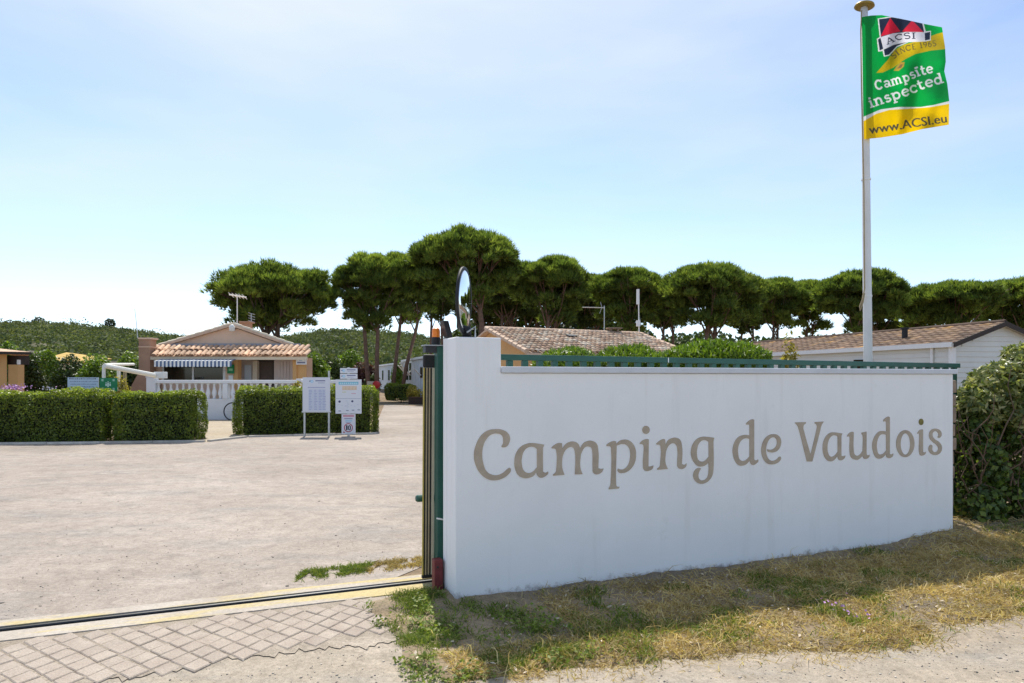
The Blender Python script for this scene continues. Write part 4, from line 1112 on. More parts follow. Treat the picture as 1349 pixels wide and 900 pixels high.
# fittings on the front
gs_ = thing('green_panel', 'small green licence panel under the right end of the awning', 'sign', (Xp(303, 27.4), 27.4, Zp(487, 27.4)))
R = Raster(299, 480, 309, 493, 8, (.0, .20, .055)); R.rect(301.2, 485.6, 306.4, 488.6, (.25, .5, .3))
print_board('board', R, 299.3, 308.3, 480.6, 492.2, 27.4, MATS['print'], gs_, 3, .03, MATS['green_sign'])
nb = thing('notice_sheet', 'white paper notice fixed below the green panel', 'notice', (Xp(304, 27.5), 27.5, Zp(499, 27.5)))
MB().pbox(301, 307, 494.5, 504, 27.55, .02).build('sheet', MATS['white_paint'], nb)
ws = thing('reception_sign', 'white name board at the top right corner of the reception front', 'sign', (Xp(397, 27.3), 27.3, Zp(477, 27.3)))
R = Raster(389, 472, 405, 482, 10, (.72, .72, .74)); R.rect(391.5, 476.7, 402.2, 478.7, (.16, .16, .26)); R.rect(394, 474.2, 398, 475.4, (.3, .45, .6))
print_board('board', R, 390, 403.6, 473.6, 480.4, 27.3, MATS['print'], ws, 4, .05)
MB().box(Xp(396, 27.3), Xp(397.5, 27.3), 27.35, 27.6, Zp(477.5, 27.3), Zp(476.5, 27.3)).build('bracket', MATS['dark_metal'], ws)
for (x0, x1, y0, y1, lab) in ((314.5, 318, 480, 489, 'dark framed notice left on the porch wall'), (322, 331, 481, 503, 'pale poster in the middle of the reception porch wall')):
    pz = thing('poster', lab, 'poster', (Xp(x0, 28.3), 28.3, Zp(y1, 28.3)))
    MB().pbox(x0, x1, y0, y1, 28.36, .03).build('sheet', MATS['door_brown'] if x0 < 320 else MATS['mobile_wall'], pz)
# aerials of the reception
ta = thing('tv_antenna', 'white crossbar TV antenna standing on the reception roof', 'antenna', (Xp(312.5, 31), 31, 3.3))
MB().tube([(Xp(312.5, 31), 31, 3.3), (Xp(312.5, 31), 31, Zp(388, 31))], .025, 6).build('mast', MATS['white_paint'], ta)
q = MB().tube([(Xp(303, 31), 30.9, Zp(388.5, 31)), (Xp(323.5, 31), 31.1, Zp(391.5, 31))], .03, 6)
for k in range(5): q.tube([(Xp(304 + 4.4 * k, 31), 30.75, Zp(386.5 + .6 * k, 31)), (Xp(305 + 4.4 * k, 31), 31.25, Zp(391 + .6 * k, 31))], .014, 5)
q.build('aerial', MATS['white_paint'], ta)
tb = thing('tv_antenna', 'smaller grey aerial behind the reception chimney', 'antenna', (Xp(331, 31.5), 31.5, 3.2))
MB().tube([(Xp(331, 31.5), 31.5, 3.2), (Xp(331, 31.5), 31.5, Zp(413, 31.5))], .02, 6).build('mast', MATS['galvanised'], tb)
q = MB()
for k in range(4): q.tube([(Xp(327, 31.5), 31.5, Zp(412 + 3.4 * k, 31.5)), (Xp(336, 31.5), 31.5, Zp(414.5 + 3.4 * k, 31.5))], .012, 5)
q.build('aerial', MATS['galvanised'], tb)
# barbecue chimney
bc = thing('outdoor_chimney', 'tall square brown chimney stack left of the reception', 'chimney', (Xp(190, 27), 27, 0))
MB().pbox(182.5, 197.5, 447, 491, 27, .5).build('stack', MATS['brown_render'], bc, bevel=.01)
MB().pbox(181.6, 198.4, 444.8, 446.9, 26.95, .6).build('cap', MATS['peach_render'], bc)
MB().pbox(182, 198, 456.5, 457.6, 26.98, .54).build('band', MATS['peach_render'], bc)
MB().prism([(Xp(x, 26.9), 26.9, Zp(y, 26.9)) for x, y in ((182.5, 491.2), (197.5, 491.2), (201, 505), (201, 548), (171, 548), (171, 512))], (0, .8, 0)).build('hearth', MATS['brown_render'], bc)
ar = thing('whip_aerial', 'thin leaning whip aerial above the brown chimney stack', 'antenna', (Xp(181, 27.2), 27.2, Zp(446, 27.2)))
MB().tube([(Xp(181.5, 27.2), 27.2, Zp(446, 27.2)), (Xp(180, 27.2), 27.2, Zp(428, 27.2)), (Xp(177.5, 27.2), 27.2, Zp(407, 27.2))], [.02, .012, .008], 6).build('rod', MATS['galvanised'], ar)

# balustrade of the terrace
DB = 25.7
bal = thing('terrace_balustrade', 'white concrete balustrade on a low white wall before the reception', 'balustrade', (Xp(300, DB), DB, 0))
MB().box(Xp(200, DB), Xp(452, DB), DB, DB + .22, -.1, Zp(528, DB)).build('base_wall', MATS['white_cement'], bal)
MB().box(Xp(196, DB), Xp(396, DB), DB + .22, 27.6, 0, .69).build('terrace_floor', MATS['kerb_concrete'], bal)
MB().pbox(200, 452, 525.6, 527.9, DB - .01, .26).build('plinth', MATS['white_cement'], bal)
MB().pbox(204, 452, 500.8, 505.2, DB - .02, .28).build('handrail', MATS['white_cement'], bal, bevel=.02)
for x0, x1, y0 in ((192.5, 203.8, 497.5), (293, 299.5, 505.4), (390, 396.5, 499)):
    MB().pbox(x0, x1, y0, 525.5 if x0 > 200 else 553, DB - .04 if x0 > 200 else DB - .06, .3).build('pedestal', MATS['white_cement'], bal, bevel=.01)
MB().pbox(191.5, 204.8, 496, 497.4, DB - .08, .36).build('pedestal_cap', MATS['white_cement'], bal)
hb = Zp(505.3, DB) - Zp(525.4, DB)
br = MB().lathe([(.06, 0), (.06, .05 * hb), (.045, .1 * hb), (.085, .28 * hb), (.088, .38 * hb), (.06, .58 * hb), (.04, .78 * hb), (.05, .84 * hb), (.04, .88 * hb), (.062, .93 * hb), (.062, hb)], n=10).build('baluster', MATS['white_cement'], bal, smooth=True, world=False)
k = 0
x = 209.0
while x < 450:
    if not (291 < x < 301 or 388 < x < 398):
        o = br if k == 0 else child_copy(br, bal)
        o.location = Vector((Xp(x, DB + .11), DB + .11, Zp(525.4, DB))) - bal.location; k += 1
    x += 8.15

# bicycle leaning on the low wall
bk = thing('bicycle', 'bicycle against the low white wall, half hidden by the right hedge', 'bicycle', (Xp(307, 25.3), 25.3, 0))
DBK = 25.35; wr = .325
def wheel(cx, nm):
    q = MB(); n = 28
    ring = [(cx + wr * math.cos(2 * math.pi * k / n), DBK, wr + .0 + wr * math.sin(2 * math.pi * k / n)) for k in range(n + 1)]
    w_ = MB().tube(ring, .022, 6, cap=False).build('wheel', MATS['tyre'], bk)
    q = MB()
    for k in range(12):
        a = 2 * math.pi * k / 12; q.tube([(cx, DBK, wr), (cx + (wr - .02) * math.cos(a), DBK, wr + (wr - .02) * math.sin(a))], .003, 4)
    q.tube([(cx, DBK - .05, wr), (cx, DBK + .05, wr)], .02, 8)
    q.build('spokes', MATS['galvanised'], w_)
c0 = Xp(306.5, DBK); wheel(c0, 0); wheel(c0 + 1.03, 1)
q = MB(); z0 = wr
pts = {'h': (c0, z0), 'hd': (c0 + .17, z0 + .5), 'bb': (c0 + .58, z0 - .04), 'st': (c0 + .72, z0 + .48), 'rr': (c0 + 1.03, z0)}
for a, b_ in (('h', 'hd'), ('hd', 'bb'), ('hd', 'st'), ('bb', 'st'), ('bb', 'rr'), ('st', 'rr')):
    q.tube([(pts[a][0], DBK, pts[a][1]), (pts[b_][0], DBK, pts[b_][1])], .016, 6)
q.build('frame', MATS['bike_frame'], bk)
MB().tube([(c0 + .17, DBK, z0 + .5), (c0 + .2, DBK, z0 + .62), (c0 + .14, DBK - .25, z0 + .66)], .013, 6).tube([(c0 + .2, DBK, z0 + .62), (c0 + .14, DBK + .25, z0 + .66)], .013, 6).build('handlebar', MATS['dark_metal'], bk)
MB().obox((c0 + .75, DBK, z0 + .58), ((1, 0, 0), (0, 1, 0), (0, 0, 1)), (.13, .06, .025)).tube([(c0 + .72, DBK, z0 + .48), (c0 + .74, DBK, z0 + .56)], .014, 6).build('saddle', MATS['black_rubber'], bk)

# white steel frame with a slanting arm, left of the reception
wfm = thing('canopy_frame', 'white painted frame with slanting top beam left of the reception', 'canopy frame', (Xp(150, 19.5), 19.5, 0))
for x, y0, D_ in ((135.8, 480.8, 19.3), (155.5, 486, 20.4)):
    MB().pbox(x - 1.5, x + 1.5, y0, 497 + 1440 / D_, D_, .07).build('post', MATS['cane_white'], wfm)
MB().tube([(Xp(137.5, 19.3), 19.3, Zp(482, 19.3)), (Xp(204, 21.0), 21.0, Zp(494.5, 21.0))], .07, 8).build('beam', MATS['cane_white'], wfm)
MB().pbox(202.5, 215.5, 490, 498.6, 21.0, .25).build('end_box', MATS['white_paint'], wfm, bevel=.01)
MB().tube([(Xp(137.5, 19.4), 19.5, Zp(480.5, 19.4)), (Xp(176, 23.5), 23.5, Zp(480, 23.5))], .045, 8).build('beam', MATS['cane_white'], wfm)
for x in (163, 165.5):
    MB().pbox(x - .5, x + .5, 489, 515, 20.7, .03).build('upright', MATS['beige_rubber'], wfm)

# ================================================================== LEFT BUILDING
DL = 22.0
lh = thing('left_bungalow', 'orange bungalow corner with brown eaves at the left edge', 'house', (Xp(9, DL), DL, 0), math.atan2(.6, .8))
ze_ = Zp(466, DL)
MB().box(-9, 0, 0, 5, 0, ze_ - .02).build('wall', MATS['orange_render'], lh, world=False)
MB().box(-.30, -.20, -.03, .0, 1.95, 2.2).build('vent', MATS['grey_lead'], lh, world=False)
MB().pbox(10.8, 23.2, 480.5, 560, DL + .05, .3).build('pillar', MATS['orange_render'], lh)
MB().pbox(9.3, 24.5, 468.5, 480.3, DL + .2, .5).build('porch_beam', MATS['dark_brown_trim'], lh)
MB().pbox(22.2, 24.6, 474, 480.2, DL + .1, .09).build('beam_end', MATS['white_paint'], lh)
MB().prism([(.62, -.32, ze_), (-9, -.32, ze_), (-9, 2.6, ze_ + .30), (-1.2, 2.6, ze_ + .30)], (0, 0, .06)).prism([(.621, -.319, ze_ + .001), (-1.2, 2.6, ze_ + .301), (.62, 5.3, ze_)], (0, 0, .06)).build('roof', MATS['terracotta'], lh, world=False)
MB().box(-9, .63, -.36, -.325, ze_ - .03, ze_ + .05).build('fascia', MATS['dark_brown_trim'], lh, world=False)
yb = thing('yellow_roof_house', 'distant low house with ochre roof among the left shrubs', 'house', (Xp(85, 45), 45, 0))
MB().box(Xp(57, 45), Xp(115, 45), 45.3, 50, 0, Zp(475, 45)).build('wall', MATS['cream_trim'], yb)
MB().prism([(Xp(52, 45), 44.9, Zp(476, 45)), (Xp(120, 45), 44.9, Zp(478.5, 45)), (Xp(118, 45), 47.5, Zp(474.5, 45) + .1), (Xp(55, 45), 47.5, Zp(466, 45) + .1)], (0, 0, .08)).build('roof', MATS['yellow_roof'], yb)
MB().pbox(36, 42, 462, 470, 50, .6).build('chimney', MATS['cream_trim'], yb)

# ================================================================== MOBILE HOMES
def mobile_home(name, label, pn, pf, width_dir, wid, ze, zr, wall_m, roof_m):
    """long side from pn (near) to pf (far); width_dir points away from the camera side"""
    pn = Vector(pn); pf = Vector(pf); wd = Vector(width_dir).normalized(); L = (pf - pn)
    t = thing(name, label, 'mobile home', (pn.x, pn.y, 0))
    bottom = .35
    prof = [Vector((0, 0, bottom)), Vector((0, 0, ze)), wd * wid / 2 + Vector((0, 0, zr)), wd * wid + Vector((0, 0, ze)), wd * wid + Vector((0, 0, bottom))]
    MB().prism([pn + p for p in prof], L).build('wall', MATS[wall_m], t)
    MB().prism([pn + wd * .1 + L * .01, pn + wd * (wid - .1) + L * .01, pn + wd * (wid - .1) + L * .01 + Vector((0, 0, bottom - .002)), pn + wd * .1 + L * .01 + Vector((0, 0, bottom - .002))], L * .98).build('skirt', MATS['dark_metal'], t)
    return t, pn, pf, wd, L
# right one
rm, pn, pf, wd, L = mobile_home('mobile_home', 'cream clad mobile home with brown lichened roof right behind the wall', (10.89, 16.9, 0), (10.89 - .233 * 10.7, 16.9 + 10.7, 0), (.974, .227, 0), 2.85, 2.42, 2.93, 'siding_cream', None)
ln = L.normalized(); outn = -wd
for side, (o0, dr_, ln_) in enumerate(((pn, ln, L.length), (pn, wd, 2.85))):
    nrm_ = outn if side == 0 else -ln
    q = MB()
    k = 0; z = .42
    while z < (2.36 if side == 0 else 2.86):
        lo = 0.0; hi = ln_
        if side == 1 and z > 2.36:
            f_ = (z + .1 - 2.36) / .56; lo = 1.42 * f_; hi = 2.85 - 1.42 * f_
        if hi - lo > .15:
            a = o0 + dr_ * lo; b_ = o0 + dr_ * hi
            q.add([a + Vector((0, 0, z)) + nrm_ * .022, b_ + Vector((0, 0, z)) + nrm_ * .022, b_ + Vector((0, 0, z + .125)) + nrm_ * .004, a + Vector((0, 0, z + .125)) + nrm_ * .004, a + Vector((0, 0, z)), b_ + Vector((0, 0, z))],
                  [(0, 1, 2, 3), (4, 5, 1, 0)])
        z += .13
    q.build('siding', MATS['siding_cream'], rm, kind='stuff')
MB().obox(pn + Vector((0, 0, 1.38)) + outn * .03 - ln * .03, (ln, wd, (0, 0, 1)), (.055, .055, 1.02)).build('corner_post', MATS['white_paint'], rm)
MB().obox(pn + L * .5 + Vector((0, 0, 2.40)) + outn * .12, (ln, wd, (0, 0, 1)), (L.length / 2 + .15, .06, .06)).build('gutter', MATS['white_paint'], rm)
dp = pn + ln * .55 + outn * .06
MB().tube([dp + Vector((0, 0, .3)), dp + Vector((0, 0, 2.34))], .035, 8).build('downpipe', MATS['white_paint'], rm)
leafmat('sheet_tiles', [(0, (.10, .062, .045)), (.5, (.17, .105, .07)), (.85, (.22, .14, .085)), (1, (.36, .20, .07))], 0, .75, .25, .35, 1.8)
# stepped roof courses
ze, zr = 2.43, 2.975
for side in (0, 1):
    eo = pn + (outn * .14 if side == 0 else wd * 2.99) + Vector((0, 0, ze)) - ln * .18
    ro = pn + wd * 1.425 + Vector((0, 0, zr)) - ln * .18
    Vs = []; Fs = []; rr = []
    nrow = 8; ncol = 40; LL = L.length + .36
    for j in range(nrow):
        for i in range(ncol):
            u0, u1 = i * LL / ncol, (i + 1) * LL / ncol
            sag = .012 * math.sin(i * 2.1)
            p0 = eo.lerp(ro, j / nrow); p1 = eo.lerp(ro, (j + 1) / nrow)
            b0_ = len(Vs); lift = Vector((0, 0, .035)); um = (u0 + u1) / 2
            Vs += [p0 + ln * u0 + lift, p0 + ln * um + lift + Vector((0, 0, .018)), p0 + ln * u1 + lift, p1 + ln * u1, p1 + ln * um + Vector((0, 0, .018)), p1 + ln * u0, p0 + ln * u0, p0 + ln * um, p0 + ln * u1]
            Fs += [(b0_, b0_ + 1, b0_ + 4, b0_ + 5), (b0_ + 1, b0_ + 2, b0_ + 3, b0_ + 4), (b0_ + 6, b0_ + 7, b0_ + 1, b0_), (b0_ + 7, b0_ + 8, b0_ + 2, b0_ + 1)]
            rv = random.random() * .9 + (.25 if (j == nrow - 1 or random.random() < .1) else 0)
            rr += [min(1, rv)] * 4
    npmesh('roof', np.array([tuple(v) for v in Vs]), np.array(Fs), MATS['sheet_tiles'], rm, attr=rr)
    MB().prism([eo + Vector((0, 0, .02)), ro + Vector((0, 0, .02)), ro + Vector((0, 0, -.10)), eo + Vector((0, 0, -.10))], -ln * .03).build('bargeboard', MATS['dark_brown_trim'], rm)
    MB().prism([eo - Vector((0, 0, .02)), ro - Vector((0, 0, .02)), ro - Vector((0, 0, .035)), eo - Vector((0, 0, .035))], ln * LL).build('soffit', MATS['siding_cream'], rm)
MB().tube([pn + wd * 1.425 + Vector((0, 0, zr + .02)) - ln * .18, pn + wd * 1.425 + Vector((0, 0, zr + .02)) + ln * (L.length + .18)], .05, 8).build('ridge_cap', MATS['sheet_tiles'], rm)
sp_ = pn + ln * 2.05 + wd * .52 + Vector((0, 0, 2.6))
MB().tube([sp_, sp_ + Vector((0, 0, .34))], .075, 10).tube([sp_ + Vector((0, 0, .34)), sp_ + Vector((0, 0, .38))], .11, 10).build('stove_pipe', MATS['black_rubber'], rm)
MB().obox(pn + ln * 3.0 + Vector((0, 0, 1.95)) + outn * .03, (ln, wd, (0, 0, 1)), (.35, .03, .16)).build('window', MATS['dark_glass'], rm)
# the two in the lane
for (a, b_, lab) in (((560.5, 42.5), (531, 52.5), 'near pale mobile home with open skylight flaps beside the gate edge'), ((519.5, 64), (499, 75), 'far pale mobile home at the end of the lane')):
    pa = Vector((Xp(a[0], a[1]), a[1], 0)); pb2 = Vector((Xp(b_[0], b_[1]), b_[1], 0))
    dd = (pb2 - pa).normalized(); wd2 = Vector((-dd.y, dd.x, 0)); wd2 = wd2 if wd2.x > 0 else -wd2
    t, pn2, pf2, _, L2 = mobile_home('mobile_home', lab, pa, pb2, wd2, 3.6, 2.75, 3.0, 'mobile_wall', None)
    l2 = L2.normalized()
    MB().prism([pn2 - wd2 * .15 - l2 * .2 + Vector((0, 0, 2.76)), pn2 + wd2 * 1.8 - l2 * .2 + Vector((0, 0, 3.03)), pn2 + wd2 * 3.75 - l2 * .2 + Vector((0, 0, 2.76)), pn2 + wd2 * 3.75 - l2 * .2 + Vector((0, 0, 2.86)), pn2 + wd2 * 1.8 - l2 * .2 + Vector((0, 0, 3.13)), pn2 - wd2 * .15 - l2 * .2 + Vector((0, 0, 2.92))], L2 + l2 * .4).build('roof', MATS['white_paint'], t)
    for k in range(14):
        o_ = pn2 + L2 * ((k + .5) / 14) - wd2 * .012
        MB().obox(o_ + Vector((0, 0, 1.55)), (l2, wd2, (0, 0, 1)), (.018, .012, 1.18)).build('wall_batten', MATS['mobile_wall'], t)
    if a[0] > 540:
        for fr_, zc, hh in ((.14, 1.9, .34), (.62, 2.0, .6), (.76, 2.0, .6)):
            o_ = pn2 + L2 * fr_ - wd2 * .03
            w_ = MB().obox(o_ + Vector((0, 0, zc)), (l2, wd2, (0, 0, 1)), (.38, .02, hh)).build('window', MATS['dark_glass'], t)
            MB().obox(o_ - wd2 * .28 + Vector((0, 0, zc + .05)), (l2, wd2 * 1 + Vector((0, 0, .9)), (wd2.x * .9, wd2.y * .9, -1)), (.38, .015, hh * .9)).build('open_pane', MATS['white_paint'], w_)
    else:
        for fr_ in (.3, .7):
            o_ = pn2 + L2 * fr_ - wd2 * .03
            MB().obox(o_ + Vector((0, 0, 1.8)), (l2, wd2, (0, 0, 1)), (.4, .02, .5)).build('window', MATS['dark_glass'], t)

# ================================================================== SIGNS BY THE HEDGE
DS = 18.4
PALE, INK, BLUE, CYAN = (.66, .68, .74), (.16, .17, .30), (.10, .35, .62), (.16, .48, .62)
def logo(R, x, y, s):
    R.poly([(x, y), (x + 1.6 * s, y - 1.6 * s), (x + 2.4 * s, y - .6 * s), (x + 1.2 * s, y + .4 * s), (x + 2.2 * s, y + 1.4 * s)], INK)
    R.disc(x + 4.0 * s, y, 2.0 * s, 1.7 * s, (.25, .55, .78)); R.disc(x + 4.2 * s, y, 1.0 * s, .8 * s, (.72, .80, .86))
tb_ = thing('tariff_board', 'white price list board on two grey posts in front of the hedge', 'sign', (Xp(417, DS), DS, 0))
R = Raster(398, 496, 437, 544, 6, PALE)
logo(R, 407, 502.5, 1.0); R.rect(415.5, 501, 428.5, 502.4, INK); R.rect(419, 504, 428, 505, (.4, .42, .55)); R.rect(405.5, 510, 428.5, 511.2, (.35, .37, .55))
R.rect(406.5, 513, 429, 541, (.56, .60, .70))
for k in range(13):
    for cxx in (407, 414, 420, 425):
        R.rect(cxx, 513.8 + k * 2.1, cxx + random.uniform(2.5, 4.5), 514.6 + k * 2.1, (.36, .38, .58))
print_board('board', R, 398.6, 434.6, 497.2, 542.6, DS, MATS['print'], tb_, 4, .03)
for x, y0, y1 in ((401, 542.8, 576), (433.2, 488.5, 574)):
    MB().pbox(x - 1.1, x + 1.1, y0, y1, DS + .035, .05).build('post', MATS['galvanised'], tb_)
MB().pbox(397.5, 436, 541.6, 543.6, DS + .03, .02).build('crossbar', MATS['galvanised'], tb_)

ib = thing('info_board', 'white information board with blue heading beside the price list', 'sign', (Xp(459, DS), DS, 0))
R = Raster(441, 499, 478, 547, 6, (.70, .72, .76))
R.rect(446.2, 503.2, 472.2, 506.8, CYAN)
for k in range(9): R.rect(447.5 + k * 2.7, 504.3, 449.4 + k * 2.7, 505.9, (.55, .75, .82))
R.rect(451, 508.8, 470, 514.0, (.68, .50, .34))
for k in range(4): R.rect(451.5 + k * 4.6, 509.6, 455 + k * 4.6, 510.8, (.75, .62, .5)); R.rect(452 + k * 4.4, 512, 454.6 + k * 4.4, 513, (.75, .64, .5))
R.rect(451, 516, 456, 517.4, (.62, .62, .45)); R.rect(463, 518, 469, 519.2, (.62, .40, .45)); R.rect(442.5, 524.8, 475.5, 525.6, (.42, .45, .55))
R.disc(447.4, 529.2, 1.6, 1.5, (.05, .05, .14)); R.disc(464.2, 528.8, 1.5, 1.4, (.05, .05, .14))
for k in range(7):
    R.rect(445 + k * 4.2, 533 + (k % 3), 447.6 + k * 4.2, 533.5 + (k % 3), (.5, .53, .62)); R.rect(455 + (k % 4), 528 + k * 1.6, 458 + (k % 3), 528.5 + k * 1.6, (.5, .53, .62))
for x in (446, 456, 463.5, 471): R.rect(x, 541 - (x - 446) * .06, x + 3.4, 542.2 - (x - 446) * .06, (.25, .28, .36))
print_board('board', R, 442, 476, 500, 545, DS, MATS['print'], ib, 4, .03)
MB().pbox(457.6, 460.4, 484, 576, DS + .04, .06).build('post', MATS['galvanised'], ib)
for k, (y0, y1) in enumerate(((485, 491.6), (492.4, 499.2))):
    dsg = thing('direction_sign', ('upper' if k == 0 else 'lower') + ' white arrow plate above the blue headed information board', 'sign', (Xp(459, DS), DS - .02, Zp(y1, DS)), 0, 'arrow plates above the information board')
    R = Raster(447, 483, 472, 501, 8, (.70, .72, .76))
    logo(R, 449.2, (y0 + y1) / 2, .95); R.rect(457, y0 + 1.7, 468.5, y0 + 3.0, INK); R.rect(458, y0 + 4.2, 466, y0 + 5.0, (.4, .43, .55))
    print_board('plate', R, 448, 470.6, y0, y1, DS - .02, MATS['print'], dsg, 5, .03)
sp10 = thing('speed_sign', 'white notice with a red ringed 10 speed limit under the information board', 'sign', (Xp(459, DS), DS - .01, 0))
R = Raster(449, 544, 470, 574, 9, (.70, .70, .74))
R.rect(452, 546.6, 466.5, 549.4, (.62, .30, .36)); R.rect(453.6, 551, 464.5, 552.2, (.25, .25, .40)); R.rect(455, 553.4, 464, 555.6, (.40, .60, .74)); R.rect(455.5, 556.4, 462.5, 557.3, (.3, .33, .5))
R.disc(459, 563.6, 5.9, 5.9, (.42, .04, .08)); R.disc(459, 563.6, 4.7, 4.7, (.76, .76, .78))
R.text('1', 456.0, 566.9, 1.7, 6.6, (.02, .02, .05), .3); R.text('0', 458.6, 566.9, 3.6, 6.6, (.02, .02, .05), .35)
R.poly([(452, 570.5), (452.6, 568), (455, 570)], (.42, .04, .08))
print_board('plate', R, 450, 468, 545.6, 572, DS - .012, MATS['print'], sp10, 6, .03)

# text board and green board behind the left hedge
DI = 17.9
b1 = thing('text_board', 'pale blue board with handwritten lines above the left hedge', 'sign', (Xp(109, DI), DI, 0))
R = Raster(88, 496, 131, 518, 8, (.50, .60, .74))
for k, (x0, x1) in enumerate(((91, 127), (92, 128), (93, 127), (96, 124), (92, 128))):
    y = 499.2 + k * 3.5; x = x0
    while x < x1:
        w_ = random.uniform(.8, 2.4); R.rect(x, y - random.uniform(.3, .8) * (1.6 if k == 0 else 1), x + w_, y + .7, (.16, .18, .24) if k == 0 else (.24, .30, .42)); x += w_ + random.uniform(.3, .9)
print_board('board', R, 89, 129.5, 497.3, 516, DI, MATS['print'], b1, 5, .03)
MB().pbox(94, 95.6, 516.2, 576, DI + .03, .05).pbox(122, 123.6, 516.2, 576, DI + .03, .05).build('post', MATS['galvanised'], b1)
b2 = thing('assembly_point_sign', 'green assembly point sign with white figures and corner arrows above the hedge', 'sign', (Xp(142, DI), DI, 0))
R = Raster(129, 496, 157, 519, 8, (.0, .20, .075))
W_ = (.62, .72, .66)
for sx_, sy_ in ((-1, -1), (1, -1), (-1, 1), (1, 1)):
    cx_, cy_ = 142.4 + sx_ * 7.4, 506.7 + sy_ * 5.8
    R.poly([(cx_ - 1.4, cy_ - 1.4), (cx_ + 1.4, cy_ - 1.4), (cx_ + 1.4, cy_ + 1.4), (cx_ - 1.4, cy_ + 1.4)], (.35, .55, .42))
for dx, dy, r_ in ((0, -1.4, 1.0), (-2.6, 0, 1.0), (2.6, 0, 1.0), (0, 1.2, 1.1)):
    R.disc(142.4 + dx, 505.6 + dy - 1.2, r_ * .7, r_ * .7, W_); R.rect(142.4 + dx - r_, 505.6 + dy, 142.4 + dx + r_, 505.6 + dy + 3.0, W_)
print_board('board', R, 131.3, 154, 498, 515.8, DI - .01, MATS['print'], b2, 5, .03, MATS['green_sign'])
MB().pbox(141, 142.6, 516, 576, DI + .03, .05).build('post', MATS['galvanised'], b2)

# ================================================================== KERBS
def kerb(label, a, b_, step=1.0):
    a, b_ = Vector(a), Vector(b_); L_ = (b_ - a).length; n = max(1, int(L_ / step)); d = (b_ - a).normalized()
    k_ = tag(bpy.data.objects.new('kerb', None), None); COL.objects.link(k_); k_.location = a; k_.rotation_euler = (0, 0, math.atan2(d.y, d.x)); k_['kind'] = 'structure'
    st_ = MB().box(.006, L_ / n - .006, -.06, .06, -.1, .05).build('kerb_stone', MATS['kerb_concrete'], k_, world=False)
    for i in range(1, n): child_copy(st_, k_, (i * L_ / n, 0, random.uniform(-.006, .006)))
kerb('', (-15.5, 15.95, 0), (-12.3, 16.2, 0)); kerb('', (-12.3, 16.2, 0), (-7.55, 16.8, 0)); kerb('', (-7.5, 16.9, 0), (-7.05, 18.1, 0)); kerb('', (-7.0, 18.15, 0), (-3.8, 19.25, 0))

# ================================================================== HEDGES AND SHRUBS
def box_points(n, a, b_, depth, h0, h1, seed):
    """points near the faces of a rounded upright slab from a to b_, with outward normals"""
    a, b_ = np.array(a, float), np.array(b_, float); L_ = np.linalg.norm(b_ - a); d = (b_ - a) / L_; nr = np.array([d[1], -d[0], 0])
    areas = np.array([L_ * (h1 - h0), L_ * depth, L_ * (h1 - h0) * .4, depth * (h1 - h0), depth * (h1 - h0)])
    pick = rng.choice(5, n, p=areas / areas.sum()); u = rng.uniform(0, 1, n); v = rng.uniform(0, 1, n)
    x = np.where(pick < 3, u * L_, np.where(pick == 3, 0, L_)); y = np.where(pick == 0, 0, np.where(pick == 2, depth, np.where(pick == 1, v * depth, u * depth)))
    z = np.where(pick == 1, h1, h0 + v * (h1 - h0))
    nx = np.where(pick == 3, -1., np.where(pick == 4, 1., 0)); ny = np.where(pick == 0, -1., np.where(pick == 2, 1., 0)); nz = np.where(pick == 1, 1., 0)
    # round the edges: pull points towards a superellipsoid
    cx_, cy_, cz_ = L_ / 2, depth / 2, (h0 + h1) / 2
    X_, Y_, Z_ = (x - cx_), (y - cy_) / (depth / 2), (z - cz_) / ((h1 - h0) / 2)
    endx = np.clip((np.abs(X_) - (L_ / 2 - .5)) / .5, 0, 1)
    p_ = 6; rad = (endx ** p_ + np.abs(Y_) ** p_ + np.abs(Z_) ** p_) ** (1 / p_); rad = np.maximum(rad, 1)
    Y_ /= rad; Z_ /= rad; X_ = np.sign(X_) * (np.abs(X_) - endx * .5 * (1 - 1 / rad))
    lump = (fbm(X_ * 1.6 + seed, Z_ * 1.2 + Y_ * 1.4, seed, 3) - .5) * .30 + (fbm(X_ * 5 + seed, Z_ * 3 + Y_ * 3, seed + 5, 2) - .5) * .12
    inn = -np.abs(rng.normal(0, .05, n)) + lump
    x = X_ + cx_ + nx * inn; y = Y_ * depth / 2 + cy_ + ny * inn; z = Z_ * (h1 - h0) / 2 + cz_ + nz * inn
    P = a + x[:, None] * d + y[:, None] * (-nr) + np.stack([np.zeros(n), np.zeros(n), z], 1)
    Nn = nx[:, None] * d + ny[:, None] * (-nr) + nz[:, None] * np.array([0, 0, 1.])
    return P, Nn

